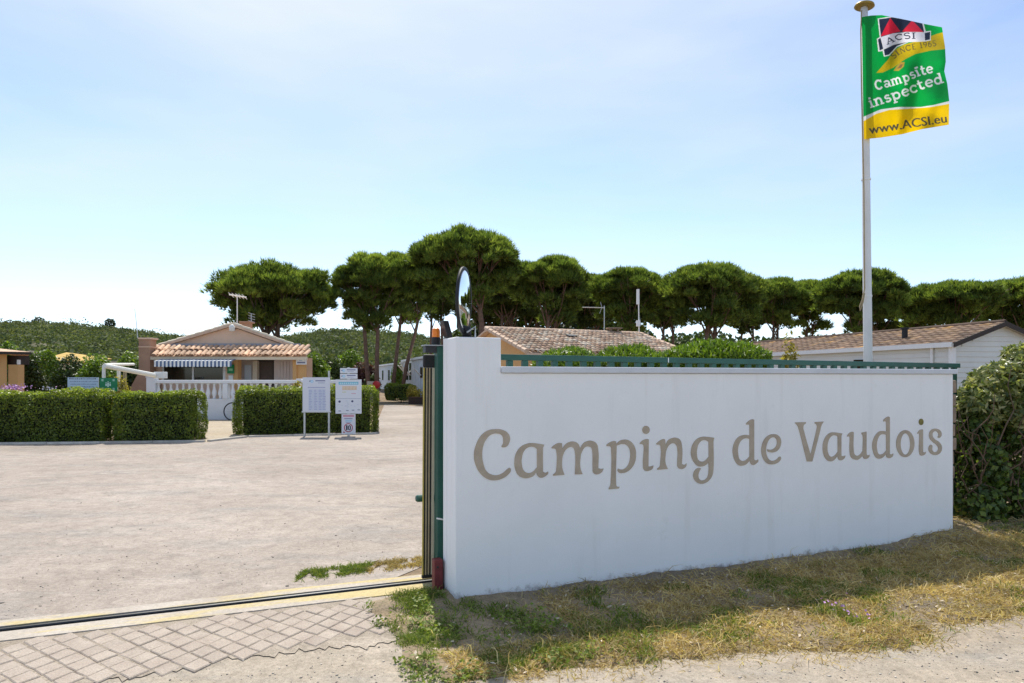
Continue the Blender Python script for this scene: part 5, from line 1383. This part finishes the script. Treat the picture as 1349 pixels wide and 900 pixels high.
def hedge(label, a, b_, depth, h0, h1, n, leaf=.06, mat='hedge_leaves', seed=1, cat='hedge', group=None, stems=True):
    t = thing('clipped_hedge', label, cat, (a[0], a[1], 0), 0, group)
    P, Nn = box_points(n, (a[0], a[1], 0), (b_[0], b_[1], 0), depth, h0, h1, seed)
    ok = P[:, 2] > .015; P, Nn = P[ok], Nn[ok]
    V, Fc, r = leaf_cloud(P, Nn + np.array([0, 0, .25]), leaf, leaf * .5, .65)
    sunlit_top = np.repeat(Nn[:, 2] > .5, 2); r = np.where(sunlit_top, .55 + .37 * r, r * .9)          # sunlight on the clipped top painted in as lighter leaf tones
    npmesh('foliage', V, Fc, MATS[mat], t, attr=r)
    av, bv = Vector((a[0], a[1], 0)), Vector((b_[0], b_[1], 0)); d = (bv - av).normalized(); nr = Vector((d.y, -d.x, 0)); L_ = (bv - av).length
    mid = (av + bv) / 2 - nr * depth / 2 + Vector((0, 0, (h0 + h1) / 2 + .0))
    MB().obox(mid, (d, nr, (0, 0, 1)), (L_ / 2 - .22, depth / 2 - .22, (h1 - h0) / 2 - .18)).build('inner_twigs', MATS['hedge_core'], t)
    q = MB()
    for k in range(int(L_ * 2.2)):
        p = av + d * (random.uniform(.2, L_ - .2)) - nr * random.uniform(.25, depth - .2)
        q.tube([p, p + Vector((random.uniform(-.1, .1), random.uniform(-.1, .1), .4))], [.025, .015], 5)
    q.build('stems', MATS['twig'], t)
    return t
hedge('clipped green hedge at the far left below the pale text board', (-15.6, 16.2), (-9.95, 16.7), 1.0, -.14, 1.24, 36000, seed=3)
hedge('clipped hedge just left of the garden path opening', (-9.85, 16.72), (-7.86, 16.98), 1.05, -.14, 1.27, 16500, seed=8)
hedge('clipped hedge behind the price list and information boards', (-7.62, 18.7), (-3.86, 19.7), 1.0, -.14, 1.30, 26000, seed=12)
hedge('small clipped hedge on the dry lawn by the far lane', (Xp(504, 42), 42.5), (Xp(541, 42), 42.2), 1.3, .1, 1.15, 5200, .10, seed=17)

def shrub(name, label, cat, c, rad, n, leaf, mat, lw=.5, jit=.7, group=None, lumps=7, up=.3, stem=True, seed=0, lean=None):
    c = np.array(c, float); rad = np.array(rad, float)
    t = thing(name, label, cat, (c[0], c[1], 0), 0, group)
    rs = np.random.default_rng(seed + 100)
    lc = unit(rs.normal(size=(lumps, 3))) * .55; lc[:, 2] = np.abs(lc[:, 2]) * .9 - .15
    lr = rs.uniform(.38, .6, lumps)
    lc = np.concatenate([lc, [[0, 0, 0]]]); lr = np.concatenate([lr, [.72]])
    w = lr ** 2 / (lr ** 2).sum(); k = rng.choice(len(lr), n, p=w)
    d = unit(rng.normal(size=(n, 3))); rr = np.clip(1 - np.abs(rng.normal(0, .14, n)), .3, 1.08)
    q = lc[k] + d * (lr[k] * rr)[:, None]
    q = q / np.array([np.percentile(np.abs(q[:, 0]), 98.5), np.percentile(np.abs(q[:, 1]), 98.5), 1]); q[:, 2] /= np.percentile(q[:, 2], 98.5)
    P = c + q * rad
    ok = P[:, 2] > .03
    P, d = P[ok], d[ok]
    V, Fc, r = leaf_cloud(P, d + np.array([0, 0, up]), leaf, leaf * lw, jit, lean=lean)
    npmesh('foliage', V, Fc, MATS[mat], t, attr=r)
    if stem:
        q = MB()
        for j in range(5):
            a = rs.uniform(0, 6.28); q.tube([(c[0] + .08 * math.cos(a), c[1] + .08 * math.sin(a), 0), (c[0] + rad[0] * .25 * math.cos(a), c[1] + rad[1] * .25 * math.sin(a), c[2] * .6), (c[0] + rad[0] * .5 * math.cos(a), c[1] + rad[1] * .5 * math.sin(a), c[2] * 1.1)], [.04, .03, .012], 5)
        q.build('stems', MATS['twig'], t)
    return t
def pshrub(name, label, cat, px, ptop, wpx, D_, mat, n, leaf, **kw):
    """shrub placed by its column, top row and width in the photo at distance D_"""
    top = Zp(ptop, D_); rx = wpx / 2 * D_ / F
    return shrub(name, label, cat, (Xp(px, D_), D_, top * .5), (rx, rx * kw.pop('ry', .9), top * .5), n, leaf, mat, **kw)

# behind the white wall
def mound(label, px, ptop, wpx, D_, n, seed):
    """broad clipped oleander with upright lance leaves"""
    t = thing('oleander_shrub', label, 'shrub', (Xp(px, D_), D_, 0))
    top = Zp(ptop, D_); rx = wpx / 2 * D_ / F; ry_ = .7
    u = rng.uniform(-1, 1, n); v = rng.uniform(-1, 1, n); ok = u * u + v * v < 1; u, v = u[ok], v[ok]
    q = np.sqrt(1 - u * u - v * v)
    zz_ = top - .40 * (1 - q) - .12 + .16 * (fbm(u * 4 + seed, v * 3, seed) - .5) - np.abs(rng.normal(0, .12, len(u)))
    side = rng.uniform(0, 1, len(u)) < .45; rim = np.sqrt(u * u + v * v)
    k_ = np.where(side, 1 / np.maximum(rim, .05), 1.0); zz_ = np.where(side, rng.uniform(.25, 1, len(u)) * (top - .3), zz_)
    P = np.stack([Xp(px, D_) + u * k_ * rx, D_ + v * k_ * ry_, zz_], 1)
    lean = np.stack([u * .8, v * .8, np.full(len(u), 1.5)], 1)
    V, Fc, r = leaf_cloud(P, rng.normal(size=(len(P), 3)) + np.array([0, -.3, .3]), .13, .028, .5, lean=lean)
    npmesh('foliage', V, Fc, MATS['lime_leaves'], t, attr=r)
    q_ = MB()
    for j in range(7):
        x0 = Xp(px, D_) + random.uniform(-.3, .3); q_.tube([(x0, D_, 0), (x0 + random.uniform(-.2, .2), D_, .9), (x0 + random.uniform(-.4, .4) * rx, D_, top - .25)], [.03, .022, .01], 5)
    q_.build('stems', MATS['twig'], t)
mound('lower bright green shrub left of two showing over the gate, before the tiled roof', 748, 448, 92, 10.5, 13000, 1)
mound('taller rounded bright green shrub before the right part of the tiled roof', 827, 444.5, 96, 10.8, 14000, 2)
mound('widest bright green shrub over the gate, right of the tiled roof', 941, 439.5, 142, 11.2, 20000, 3)
pshrub('yellow_shrub', 'small yellow leaved shrub against the cream mobile home', 'shrub', 1041, 454, 30, 11.0, 'yellow_leaves', 1300, .09, lw=.4, seed=4)
# right end
def right_shrub():
    t = thing('broadleaf_shrub', 'overgrown shrub with glossy pale edged leaves at the right end of the wall', 'shrub', (6.3, 7.7, 0))
    blobs = [((5.12, 7.45, 1.30), (.30, .3, .24), 1300), ((5.38, 7.5, 1.50), (.36, .36, .26), 1700), ((5.85, 7.6, 1.62), (.42, .45, .30), 2400), ((5.6, 7.35, 1.25), (.4, .3, .25), 1500), ((6.35, 7.7, 1.58), (.55, .5, .36), 3000), ((7.1, 8.0, 1.5), (.7, .6, .5), 3000), ((5.72, 7.7, 1.86), (.16, .2, .12), 260), ((6.1, 7.7, 1.92), (.2, .2, .12), 300)]
    Vs, Fs, Rs, o_ = [], [], [], 0
    for c_, r_, n in blobs:
        d = unit(rng.normal(size=(n, 3))); rr = np.clip(1 - np.abs(rng.normal(0, .2, n)), .2, 1.1)
        P = np.array(c_) + d * rr[:, None] * np.array(r_)
        V, Fc, r = leaf_cloud(P, d + np.array([0, -.2, .6]), .10, .036, .6)
        Vs.append(V); Fs.append(Fc + o_); Rs.append(r); o_ += len(V)
    npmesh('foliage', np.concatenate(Vs), np.concatenate(Fs), MATS['variegated_leaves'], t, attr=np.concatenate(Rs))
    blobs = [((5.9, 7.6, .75), (.75, .4, .6), 2600), ((5.02, 7.3, .62), (.22, .3, .42), 1300), ((4.9, 7.15, .25), (.25, .25, .28), 700), ((5.45, 7.35, .3), (.35, .3, .3), 900), ((5.05, 7.5, 1.0), (.25, .3, .35), 1100), ((5.6, 7.5, 1.05), (.4, .3, .3), 1200), ((6.1, 7.2, .9), (.22, .2, .3), 500), ((6.9, 7.8, .7), (.9, .5, .7), 3200)]
    Vs, Fs, Rs, o_ = [], [], [], 0
    for c_, r_, n in blobs:
        d = unit(rng.normal(size=(n, 3))); rr = np.clip(1 - np.abs(rng.normal(0, .3, n)), .1, 1.1)
        P = np.array(c_) + d * rr[:, None] * np.array(r_); ok = P[:, 2] > .02
        V, Fc, r = leaf_cloud(P[ok], d[ok] + np.array([0, -.3, .4]), .07, .05, .8)
        Vs.append(V); Fs.append(Fc + o_); Rs.append(r); o_ += len(V)
    npmesh('undergrowth', np.concatenate(Vs), np.concatenate(Fs), MATS['ivy_leaves'], t, attr=np.concatenate(Rs))
    q = MB()
    for k in range(190):
        x = random.uniform(4.78, 6.6); y = 7.0 + (x - 4.75) * .18 + random.uniform(.0, .5)
        p = Vector((x, y, random.uniform(.0, .9))); pts_ = [p]
        for j in range(4):
            p = p + Vector((random.uniform(-.14, .14), random.uniform(-.08, .08), random.uniform(.02, .26))); pts_.append(p)
        q.tube(pts_, [.008, .007, .006, .004, .003], 5)
    for k in range(5):
        x = 5.0 + k * .4; q.tube([(x, 7.6, 0), (x + random.uniform(-.1, .1), 7.6, .7), (x + random.uniform(-.2, .2), 7.65, 1.4)], [.035, .03, .015], 6)
    q.build('dead_vines', MATS['twig'], t)
right_shrub()
# matted twigs on the soil under the shrub
s = rng.uniform(4.5, 7.5, 2600); t_ = rng.uniform(-.55, .5, 2600)
P = verge_pts(s, t_); V, Fc, r = blades(P, .10, .006, 2.2)
npmesh('dry_twigs', V, Fc, MATS['straw'], attr=r, kind='stuff')
sp = thing('stone_pier', 'old rough stone pier hidden in leaves at the right end of the wall', 'pier', WL(5.20, .26), ROTW)
zz_ = 0.0; k = 0
stp = []
while zz_ < 1.45:
    hh = random.uniform(.10, .17); x = 0.0
    for wdt in (random.uniform(.08, .12), 0):
        w1 = wdt if wdt else .21 - x + random.uniform(-.03, .03)
        MB().box(x - .05, x + w1 - .058, -.12 + random.uniform(0, .02), .16, zz_ + .004, zz_ + hh - .008).build('stone', MATS['stone_old'], sp, bevel=.014, world=False)
        x += w1
    zz_ += hh

# around the reception and lane
pshrub('bright_bush', 'bright lime bush right of the reception end wall', 'shrub', 418, 472, 42, 31, 'lime_leaves', 5200, .16, seed=11)
pshrub('bush', 'mid green bush behind the information board', 'shrub', 462, 465, 50, 52, 'lime_leaves', 5000, .24, seed=12)
pshrub('bush', 'dark bush between the lime bush and the red leaved shrub', 'shrub', 437, 474, 36, 40, 'dark_leaves', 3600, .2, seed=13)
pshrub('red_leaved_shrub', 'dark red leaved shrub at the foot of the four pine trunks', 'shrub', 482, 480, 34, 48, 'red_leaves', 3200, .2, seed=14)
pshrub('yellow_flower_bush', 'yellow flowering bush over the right hedge', 'shrub', 390, 505, 22, 22, 'yellow_leaves', 900, .1, seed=15)
pshrub('yellow_plant', 'yellow green plant in a dark planter before the near mobile home', 'plant', 545, 510, 22, 40.5, 'yellow_leaves', 1300, .14, seed=16)
pl = thing('planter', 'dark low planter trough under the yellow green plant', 'planter', (Xp(547, 40), 40, 0))
q = MB().pbox(538, 560, 524, 533.5, 39.9, .9); q.build('trough', MATS['dark_brown_trim'], pl, bevel=.02)
MB().pbox(537.5, 560.5, 523, 524, 39.85, 1.0).build('rim', MATS['door_brown'], pl)
hr = thing('hose_reel', 'red hose reel on a beige cabinet beside the far lane', 'hose reel', (Xp(492, 43), 43, 0))
MB().pbox(483.5, 493, 502.5, 531, 43, .5).build('cabinet', MATS['cream_trim'], hr)
MB().lathe([(.24, -.1), (.24, .1), (.19, .11), (.08, .14)], (Xp(496, 42.8), 42.8, Zp(507, 42.8)), 18, M=Matrix.Rotation(math.pi / 2, 3, 'X')).build('drum', MATS['red_reel'], hr)
pshrub('dark_bush', 'dark evergreen bush at the foot of the pine trunks', 'shrub', 484, 484, 34, 66, 'dark_leaves', 4200, .28, seed=19)
pshrub('cypress_bush', 'narrow green conifer between the two lane mobile homes', 'shrub', 523.5, 481, 16, 57, 'lime_leaves', 3000, .2, seed=20)
pshrub('dark_bush', 'dark shrub behind the red hose reel', 'shrub', 490, 496, 24, 47, 'dark_leaves', 1500, .2, seed=21)

# left garden
for (px_, top_, w_, D_, mt, nn, lf, lab, nm) in (
    (38, 470, 44, 27, 'dark_leaves', 5200, .15, 'dark spreading shrub beside the orange pillar', 'dark_shrub'),
    (62, 466, 46, 31, 'lime_leaves', 5200, .16, 'bright topped shrub below the ochre roof', 'bright_shrub'),
    (88, 473, 50, 29, 'dark_leaves', 5600, .15, 'dark green shrub above the pale text board', 'dark_shrub'),
    (120, 480, 44, 26, 'lime_leaves', 4800, .14, 'leafy lime shrub left of the white frame post', 'bright_shrub'),
    (128, 471, 50, 38, 'lime_leaves', 4800, .2, 'rounded lime tree top behind the white frame', 'bright_shrub'),
    (172, 482, 40, 33, 'dark_leaves', 3600, .17, 'dark shrub seen under the slanting white beam', 'dark_shrub'),
    (168, 470, 40, 44, 'lime_leaves', 3600, .22, 'far lime bush above the slanting white beam', 'bright_shrub'),
    (12, 455, 40, 48, 'lime_leaves', 3600, .24, 'lime tree top behind the left bungalow roof', 'bright_shrub'),
    (160, 500, 36, 19.5, 'yellow_leaves', 1500, .1, 'yellowish low plants right of the green sign', 'yellow_plant')):
    pshrub(nm, lab, 'shrub', px_, top_, w_, D_, mt, nn, lf, seed=int(px_))
for (px_, py_, n_f, mt, lab) in ((16, 511, 220, 'flower_pink', 'large pink flower heads before the orange pillar'), (66, 512, 26, 'flower_white', 'pale flowers left of the text board'), (83, 512, 14, 'flower_pink', 'single pink flower cluster beside the text board')):
    D_ = 17.6; cpos = np.array([Xp(px_, D_), D_, Zp(py_, D_)])
    fw = thing('garden_flower', lab, 'flower', (cpos[0], D_, 0))
    P = cpos + rng.normal(0, 1, (n_f, 3)) * ((.18 if n_f > 100 else .10), .08, .04)
    V, Fc, r = leaf_cloud(P, np.tile([0, -.5, 1.], (n_f, 1)), .045, .04, .8)
    npmesh('blossom', V, Fc, MATS[mt], fw, attr=r)
    q = MB()
    for k in range(6): q.tube([(cpos[0] + random.uniform(-.12, .12), D_, 0), (cpos[0] + random.uniform(-.15, .15), D_, cpos[2])], .006, 4)
    q.build('stems', MATS['ivy_leaves'], fw)

# ================================================================== UMBRELLA PINES
def pine(label, px, ptop, pwidest, pbot, wpx, D_, trunks=((0, 0),), dens=1.0, mat='pine_needles', group=None, seed=0, lean=0.0, ry=.85, bark='bark'):
    rs = np.random.default_rng(seed + 500)
    pbot += 9 if px > 760 else 3
    cx_ = Xp(px, D_); zt, zw, zb = Zp(ptop, D_), Zp(pwidest, D_), Zp(pbot, D_); Rx = wpx / 2 * D_ / F; Ry = Rx * ry
    t = thing('umbrella_pine', label, 'pine tree', (cx_ + trunks[0][0] * D_ / F, D_, 0), 0, group)
    pr_ = max(.5, min(.85, Rx * .19))
    n_up = int(3.3 * Rx * Ry / pr_ ** 2 * 1.7); n_lo = int(n_up * 1.05)
    ang = rs.uniform(0, 2 * math.pi, n_up + n_lo); rad = np.sqrt(rs.uniform(0, 1, n_up + n_lo))
    wob = 1 + .13 * np.sin(3 * ang + seed) + .08 * np.sin(7 * ang + 2 * seed)
    rad_e = rad * .93
    zu = zw + (zt - zw - pr_ * 1.0) * np.sqrt(np.maximum(0, 1 - rad ** 2)) * (1 + .10 * np.sin(5 * ang + seed) * rad) 
    zl = zw - (zw - zb) * (1 - rad ** 2.0) ** .75
    z = np.where(np.arange(n_up + n_lo) < n_up, zu - np.abs(rs.normal(0, .3, n_up + n_lo)) * pr_ - (rs.uniform(0, 1, n_up + n_lo) < .4) * rs.uniform(0, .5, n_up + n_lo) * (zu - zw), zl + rs.uniform(0, .8, n_up + n_lo) * (zu - zl))
    C = np.stack([cx_ + Rx * rad_e * wob * np.cos(ang), D_ + Ry * rad_e * wob * np.sin(ang), z], 1)
    C[:, 2] += rs.normal(0, .16, len(C)) * pr_
    is_lo = np.arange(len(C)) >= n_up
    keep = ~is_lo | ((C[:, 1] > D_ - .25 * Ry) | (C[:, 2] > zw + .15 * (zt - zw)) | (rs.uniform(0, 1, len(C)) < .22))
    C, is_lo, rad = C[keep], is_lo[keep], rad[keep]
    k = int((58 if D_ < 55 else 42) * dens)
    pid = np.repeat(np.arange(len(C)), k)
    d = unit(rng.normal(size=(len(pid), 3))); d[:, 2] = np.where(d[:, 2] < -.35, -d[:, 2], d[:, 2]); d = unit(d)
    sz = (rs.uniform(.6, 1.3, len(C)) * (1 - .45 * np.minimum(rad, 1) ** 3))[pid] * pr_
    P = C[pid] + d * (sz * np.clip(1 - np.abs(rng.normal(0, .22, len(pid))), .3, 1.05))[:, None] * np.array([1.15, 1.15, .72])
    out_ = C[pid] - np.array([cx_, D_, zb - .5]); out_ = unit(out_)
    A = d * .7 + out_ * .5 + np.array([0, 0, .55])
    fac = D_ / 45
    V, Fc, r = tufts(P, A, .40 * fac ** .5, .07 * fac, 6, .42)
    tone = np.repeat(np.repeat(rs.uniform(-.3, .3, len(C)), k), 6)
    npmesh('crown', V, Fc, MATS[mat], t, attr=np.clip(r * .7 + .15 + tone, 0, 1))
    # trunk and limbs
    for ti, (dx, top_dx) in enumerate(trunks):
        q = MB()
        x0 = cx_ + dx * D_ / F; x1 = cx_ + top_dx * D_ / F; r0 = max(.13, min(.24, Rx * .055))
        zf = zb + (zw - zb) * .35
        yj = rs.uniform(-.3, .3)
        pts_ = [Vector((x0, D_ + yj, -.1)), Vector((x0 + (x1 - x0) * .3 + rs.uniform(-.08, .08), D_ + yj, zf * .4)), Vector((x0 + (x1 - x0) * .75, D_ + yj, zf * .78)), Vector((x1, D_ + yj, zf + .2))]
        q.tube(pts_, [r0 * 1.15, r0, r0 * .85, r0 * .6], 8)
        nl = max(7, int(15 / len(trunks)))
        for j in range(nl):
            a = 2 * math.pi * (j + rs.uniform(-.3, .3)) / nl; f_ = rs.uniform(.58, 1.0); st_ = pts_[1].lerp(pts_[3], f_)
            rr_ = rs.uniform(.45, .95); tx, ty = cx_ + Rx * rr_ * math.cos(a) * .92, D_ + Ry * rr_ * math.sin(a) * .92
            tz = zw + (zt - zw) * .55 * math.sqrt(1 - rr_ ** 2) - .1
            end = Vector((tx, ty, tz)); mid = st_.lerp(end, .5) + Vector((0, 0, -.08 * (end - st_).length + .1))
            q.tube([st_, st_.lerp(mid, .6) + Vector((rs.uniform(-.1, .1), 0, 0)), mid, end], [r0 * .38, r0 * .3, r0 * .24, .02], 5)
            for jj in range(3):
                e2 = end + Vector((rs.uniform(-1, 1) * Rx * .25, rs.uniform(-1, 1) * Ry * .25, rs.uniform(.0, .5)))
                s2 = mid.lerp(end, rs.uniform(0, .6)); q.tube([s2, s2.lerp(e2, .55) + Vector((0, 0, -.05)), e2], [r0 * .18, r0 * .12, .012], 4)
        q.build('trunk', MATS[bark], t, smooth=True)
    return t
pine('broad umbrella pine behind the reception house roof', 357, 345, 394, 440, 162, 44, ((-8, -6), (4, 10)), 1.1, seed=1, bark='bark_dark')
pine('tall pine on two trunks left of the mirror, above the red shrub', 492, 334, 385, 436, 106, 46, ((-5, -14), (5, 6)), 1.1, seed=2)
pine('pine on two slender trunks directly left of the mirror', 539, 332, 380, 428, 92, 47, ((-24, -10), (-12, 14)), 1.0, seed=3)
pine('tallest umbrella pine, its crown above the round mirror', 616, 301, 350, 405, 138, 45, ((2, 0), (28, 14)), 1.15, seed=4)
pine('pine with fanning branches behind the left of the tiled roof', 727, 337, 378, 430, 100, 47, ((-12, -4), (-2, 6)), 1.1, seed=5)
pine('pine behind the horizontal TV antenna of the tiled roof', 829, 353, 386, 432, 100, 49, ((8, 2),), 1.0, seed=6)
pine('wide pine right of the white radio mast', 935, 346, 388, 434, 130, 46, ((-10, -4), (4, 8)), 1.15, seed=7)
pine('medium pine left of a pair before the white flagpole', 1018, 366, 396, 436, 74, 54, ((-4, 0), (8, 8)), 1.0, seed=8)
pine('medium pine right of a pair, close left of the flagpole', 1066, 369, 398, 438, 66, 56, ((-8, -2), (4, 6)), 1.0, seed=9)
pine('umbrella pine directly behind the white flagpole', 1131, 356, 392, 430, 108, 50, ((-12, -4), (6, 6)), 1.1, seed=10)
pine('small low pine between the flagpole and the far right pines', 1205, 385, 407, 432, 56, 58, ((0, 0),), .9, seed=11)
pine('spreading pine above the mobile home gable at right', 1256, 368, 396, 428, 124, 56, ((10, 4),), 1.1, seed=12)
pine('last umbrella pine at the right edge of the view', 1340, 366, 394, 428, 110, 58, ((-8, 0), (6, 8)), 1.1, seed=13)
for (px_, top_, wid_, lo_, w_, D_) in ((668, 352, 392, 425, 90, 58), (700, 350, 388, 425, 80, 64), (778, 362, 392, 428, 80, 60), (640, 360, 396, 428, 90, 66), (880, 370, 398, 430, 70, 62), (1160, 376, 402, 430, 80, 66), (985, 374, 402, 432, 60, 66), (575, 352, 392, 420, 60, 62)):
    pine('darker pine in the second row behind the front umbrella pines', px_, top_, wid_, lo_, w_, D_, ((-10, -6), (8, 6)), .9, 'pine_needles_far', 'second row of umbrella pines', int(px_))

# dark wood behind the tiled roof
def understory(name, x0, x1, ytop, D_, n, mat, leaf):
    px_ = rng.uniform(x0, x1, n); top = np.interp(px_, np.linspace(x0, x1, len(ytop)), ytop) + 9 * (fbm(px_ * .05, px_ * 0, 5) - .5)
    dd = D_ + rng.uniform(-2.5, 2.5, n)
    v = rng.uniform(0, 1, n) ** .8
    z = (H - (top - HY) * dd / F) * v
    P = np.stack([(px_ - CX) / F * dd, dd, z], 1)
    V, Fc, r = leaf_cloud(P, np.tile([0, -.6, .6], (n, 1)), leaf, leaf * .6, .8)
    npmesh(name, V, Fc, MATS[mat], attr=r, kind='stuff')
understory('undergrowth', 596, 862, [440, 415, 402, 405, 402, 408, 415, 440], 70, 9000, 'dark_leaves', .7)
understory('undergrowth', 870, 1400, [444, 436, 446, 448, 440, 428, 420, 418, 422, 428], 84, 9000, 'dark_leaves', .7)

# ================================================================== HILL
hp_x = [-900, -500, -200, 0, 50, 100, 150, 180, 230, 270, 330, 400, 440, 500, 540, 560, 590, 640, 760, 860, 900, 940, 1000, 1100, 1300, 1700, 2300]
hp_y = [436, 428, 426, 425, 423, 428, 431, 437, 443, 448, 450, 440, 434, 436, 440, 442, 447, 452, 452, 448, 444, 450, 452, 452, 446, 440, 444]
DH0, DH1 = 110.0, 430.0
def hill_h(px, D_):
    top = np.interp(px, hp_x, hp_y) + 4
    zt = H + (HY - top) * DH1 / F
    f_ = np.clip((D_ - DH0) / (DH1 - DH0), 0, 1.25); f_ = np.where(f_ > 1, 1 - (f_ - 1) * 1.2, f_)
    return zt * (f_ ** 1.15) + 3.5 * (fbm(px * .012, D_ * .02, 8) - .5) * f_
pxs = np.linspace(-900, 2300, 220); ds = np.linspace(DH0, DH1 * 1.2, 40)
gx, gd = np.meshgrid(pxs, ds)
Vh = np.stack([(gx - CX) / F * gd, gd, hill_h(gx, gd) - .5], -1).reshape(-1, 3)
ii = (np.arange(39)[:, None] * 220 + np.arange(219)[None]).ravel()
roadmat('hill_mat', (.09, .095, .05), (.12, .115, .065), (.16, .13, .09), (.08, .09, .05), .4, .2)
npmesh('hill', Vh, np.stack([ii, ii + 1, ii + 221, ii + 220], 1), MATS['hill_mat'], smooth=True, kind='structure')
NB = 4600
D_ = DH0 + (DH1 * 1.03 - DH0) * rng.uniform(0, 1, NB) ** .75
px_ = np.where(rng.uniform(0, 1, NB) < .8, rng.uniform(-120, 640, NB), rng.uniform(640, 1500, NB))
ok = (fbm(px_ * .02, D_ * .03, 77, 3) > .24) | (D_ > 400)
D_, px_ = D_[ok], px_[ok]; nb = len(D_)
br_ = np.exp(rng.normal(.86, .36, nb)); hgt = br_ * rng.uniform(.75, 1.15, nb)
big = rng.uniform(0, 1, nb) < .02; hgt[big] *= 1.25
B = np.stack([(px_ - CX) / F * D_, D_, hill_h(px_, D_) + hgt * .25], 1)
k = 42
pid = np.repeat(np.arange(nb), k); d = unit(rng.normal(size=(nb * k, 3))); d[:, 2] = np.abs(d[:, 2]) * 1.0 - .15
P = B[pid] + d * np.stack([br_, br_, hgt], 1)[pid] * np.clip(1 - np.abs(rng.normal(0, .16, nb * k)), .4, 1.05)[:, None]
V, Fc, r = leaf_cloud(P, d, 1.0, .85, .5)
r = np.clip(r * .45 + np.repeat(np.repeat(rng.uniform(0, .6, nb), k), 2), 0, 1)
npmesh('hill_woodland', V, Fc, MATS['maquis'], attr=r, kind='stuff')
for (px_, top_, w_, lab) in ((51, 418, 15, 'round topped dark tree on the hill crest at far left'), (145, 420.5, 11, 'small dark tree on the hill crest left of the whip aerial')):
    t = thing('crest_tree', lab, 'tree', (Xp(px_, 425), 425, float(hill_h(np.array(px_), np.array(425.)))))
    zt = Zp(top_, 425); R_ = w_ / 2 * 425 / F; n = 500
    d = unit(rng.normal(size=(n, 3))); P = np.array([Xp(px_, 425), 425, zt - R_ * 1.15]) + d * np.array([R_, R_, R_ * 1.15])
    P += rng.normal(0, .35, P.shape); V, Fc, r = leaf_cloud(P, d, 1.1, .8, .5); npmesh('crown', V, Fc, MATS['maquis'], t, attr=r * .45)
    MB().tube([(Xp(px_, 425), 425, zt - R_ * 2.6), (Xp(px_, 425), 425, zt - R_ * .5)], .35, 6).build('trunk', MATS['bark_dark'], t)
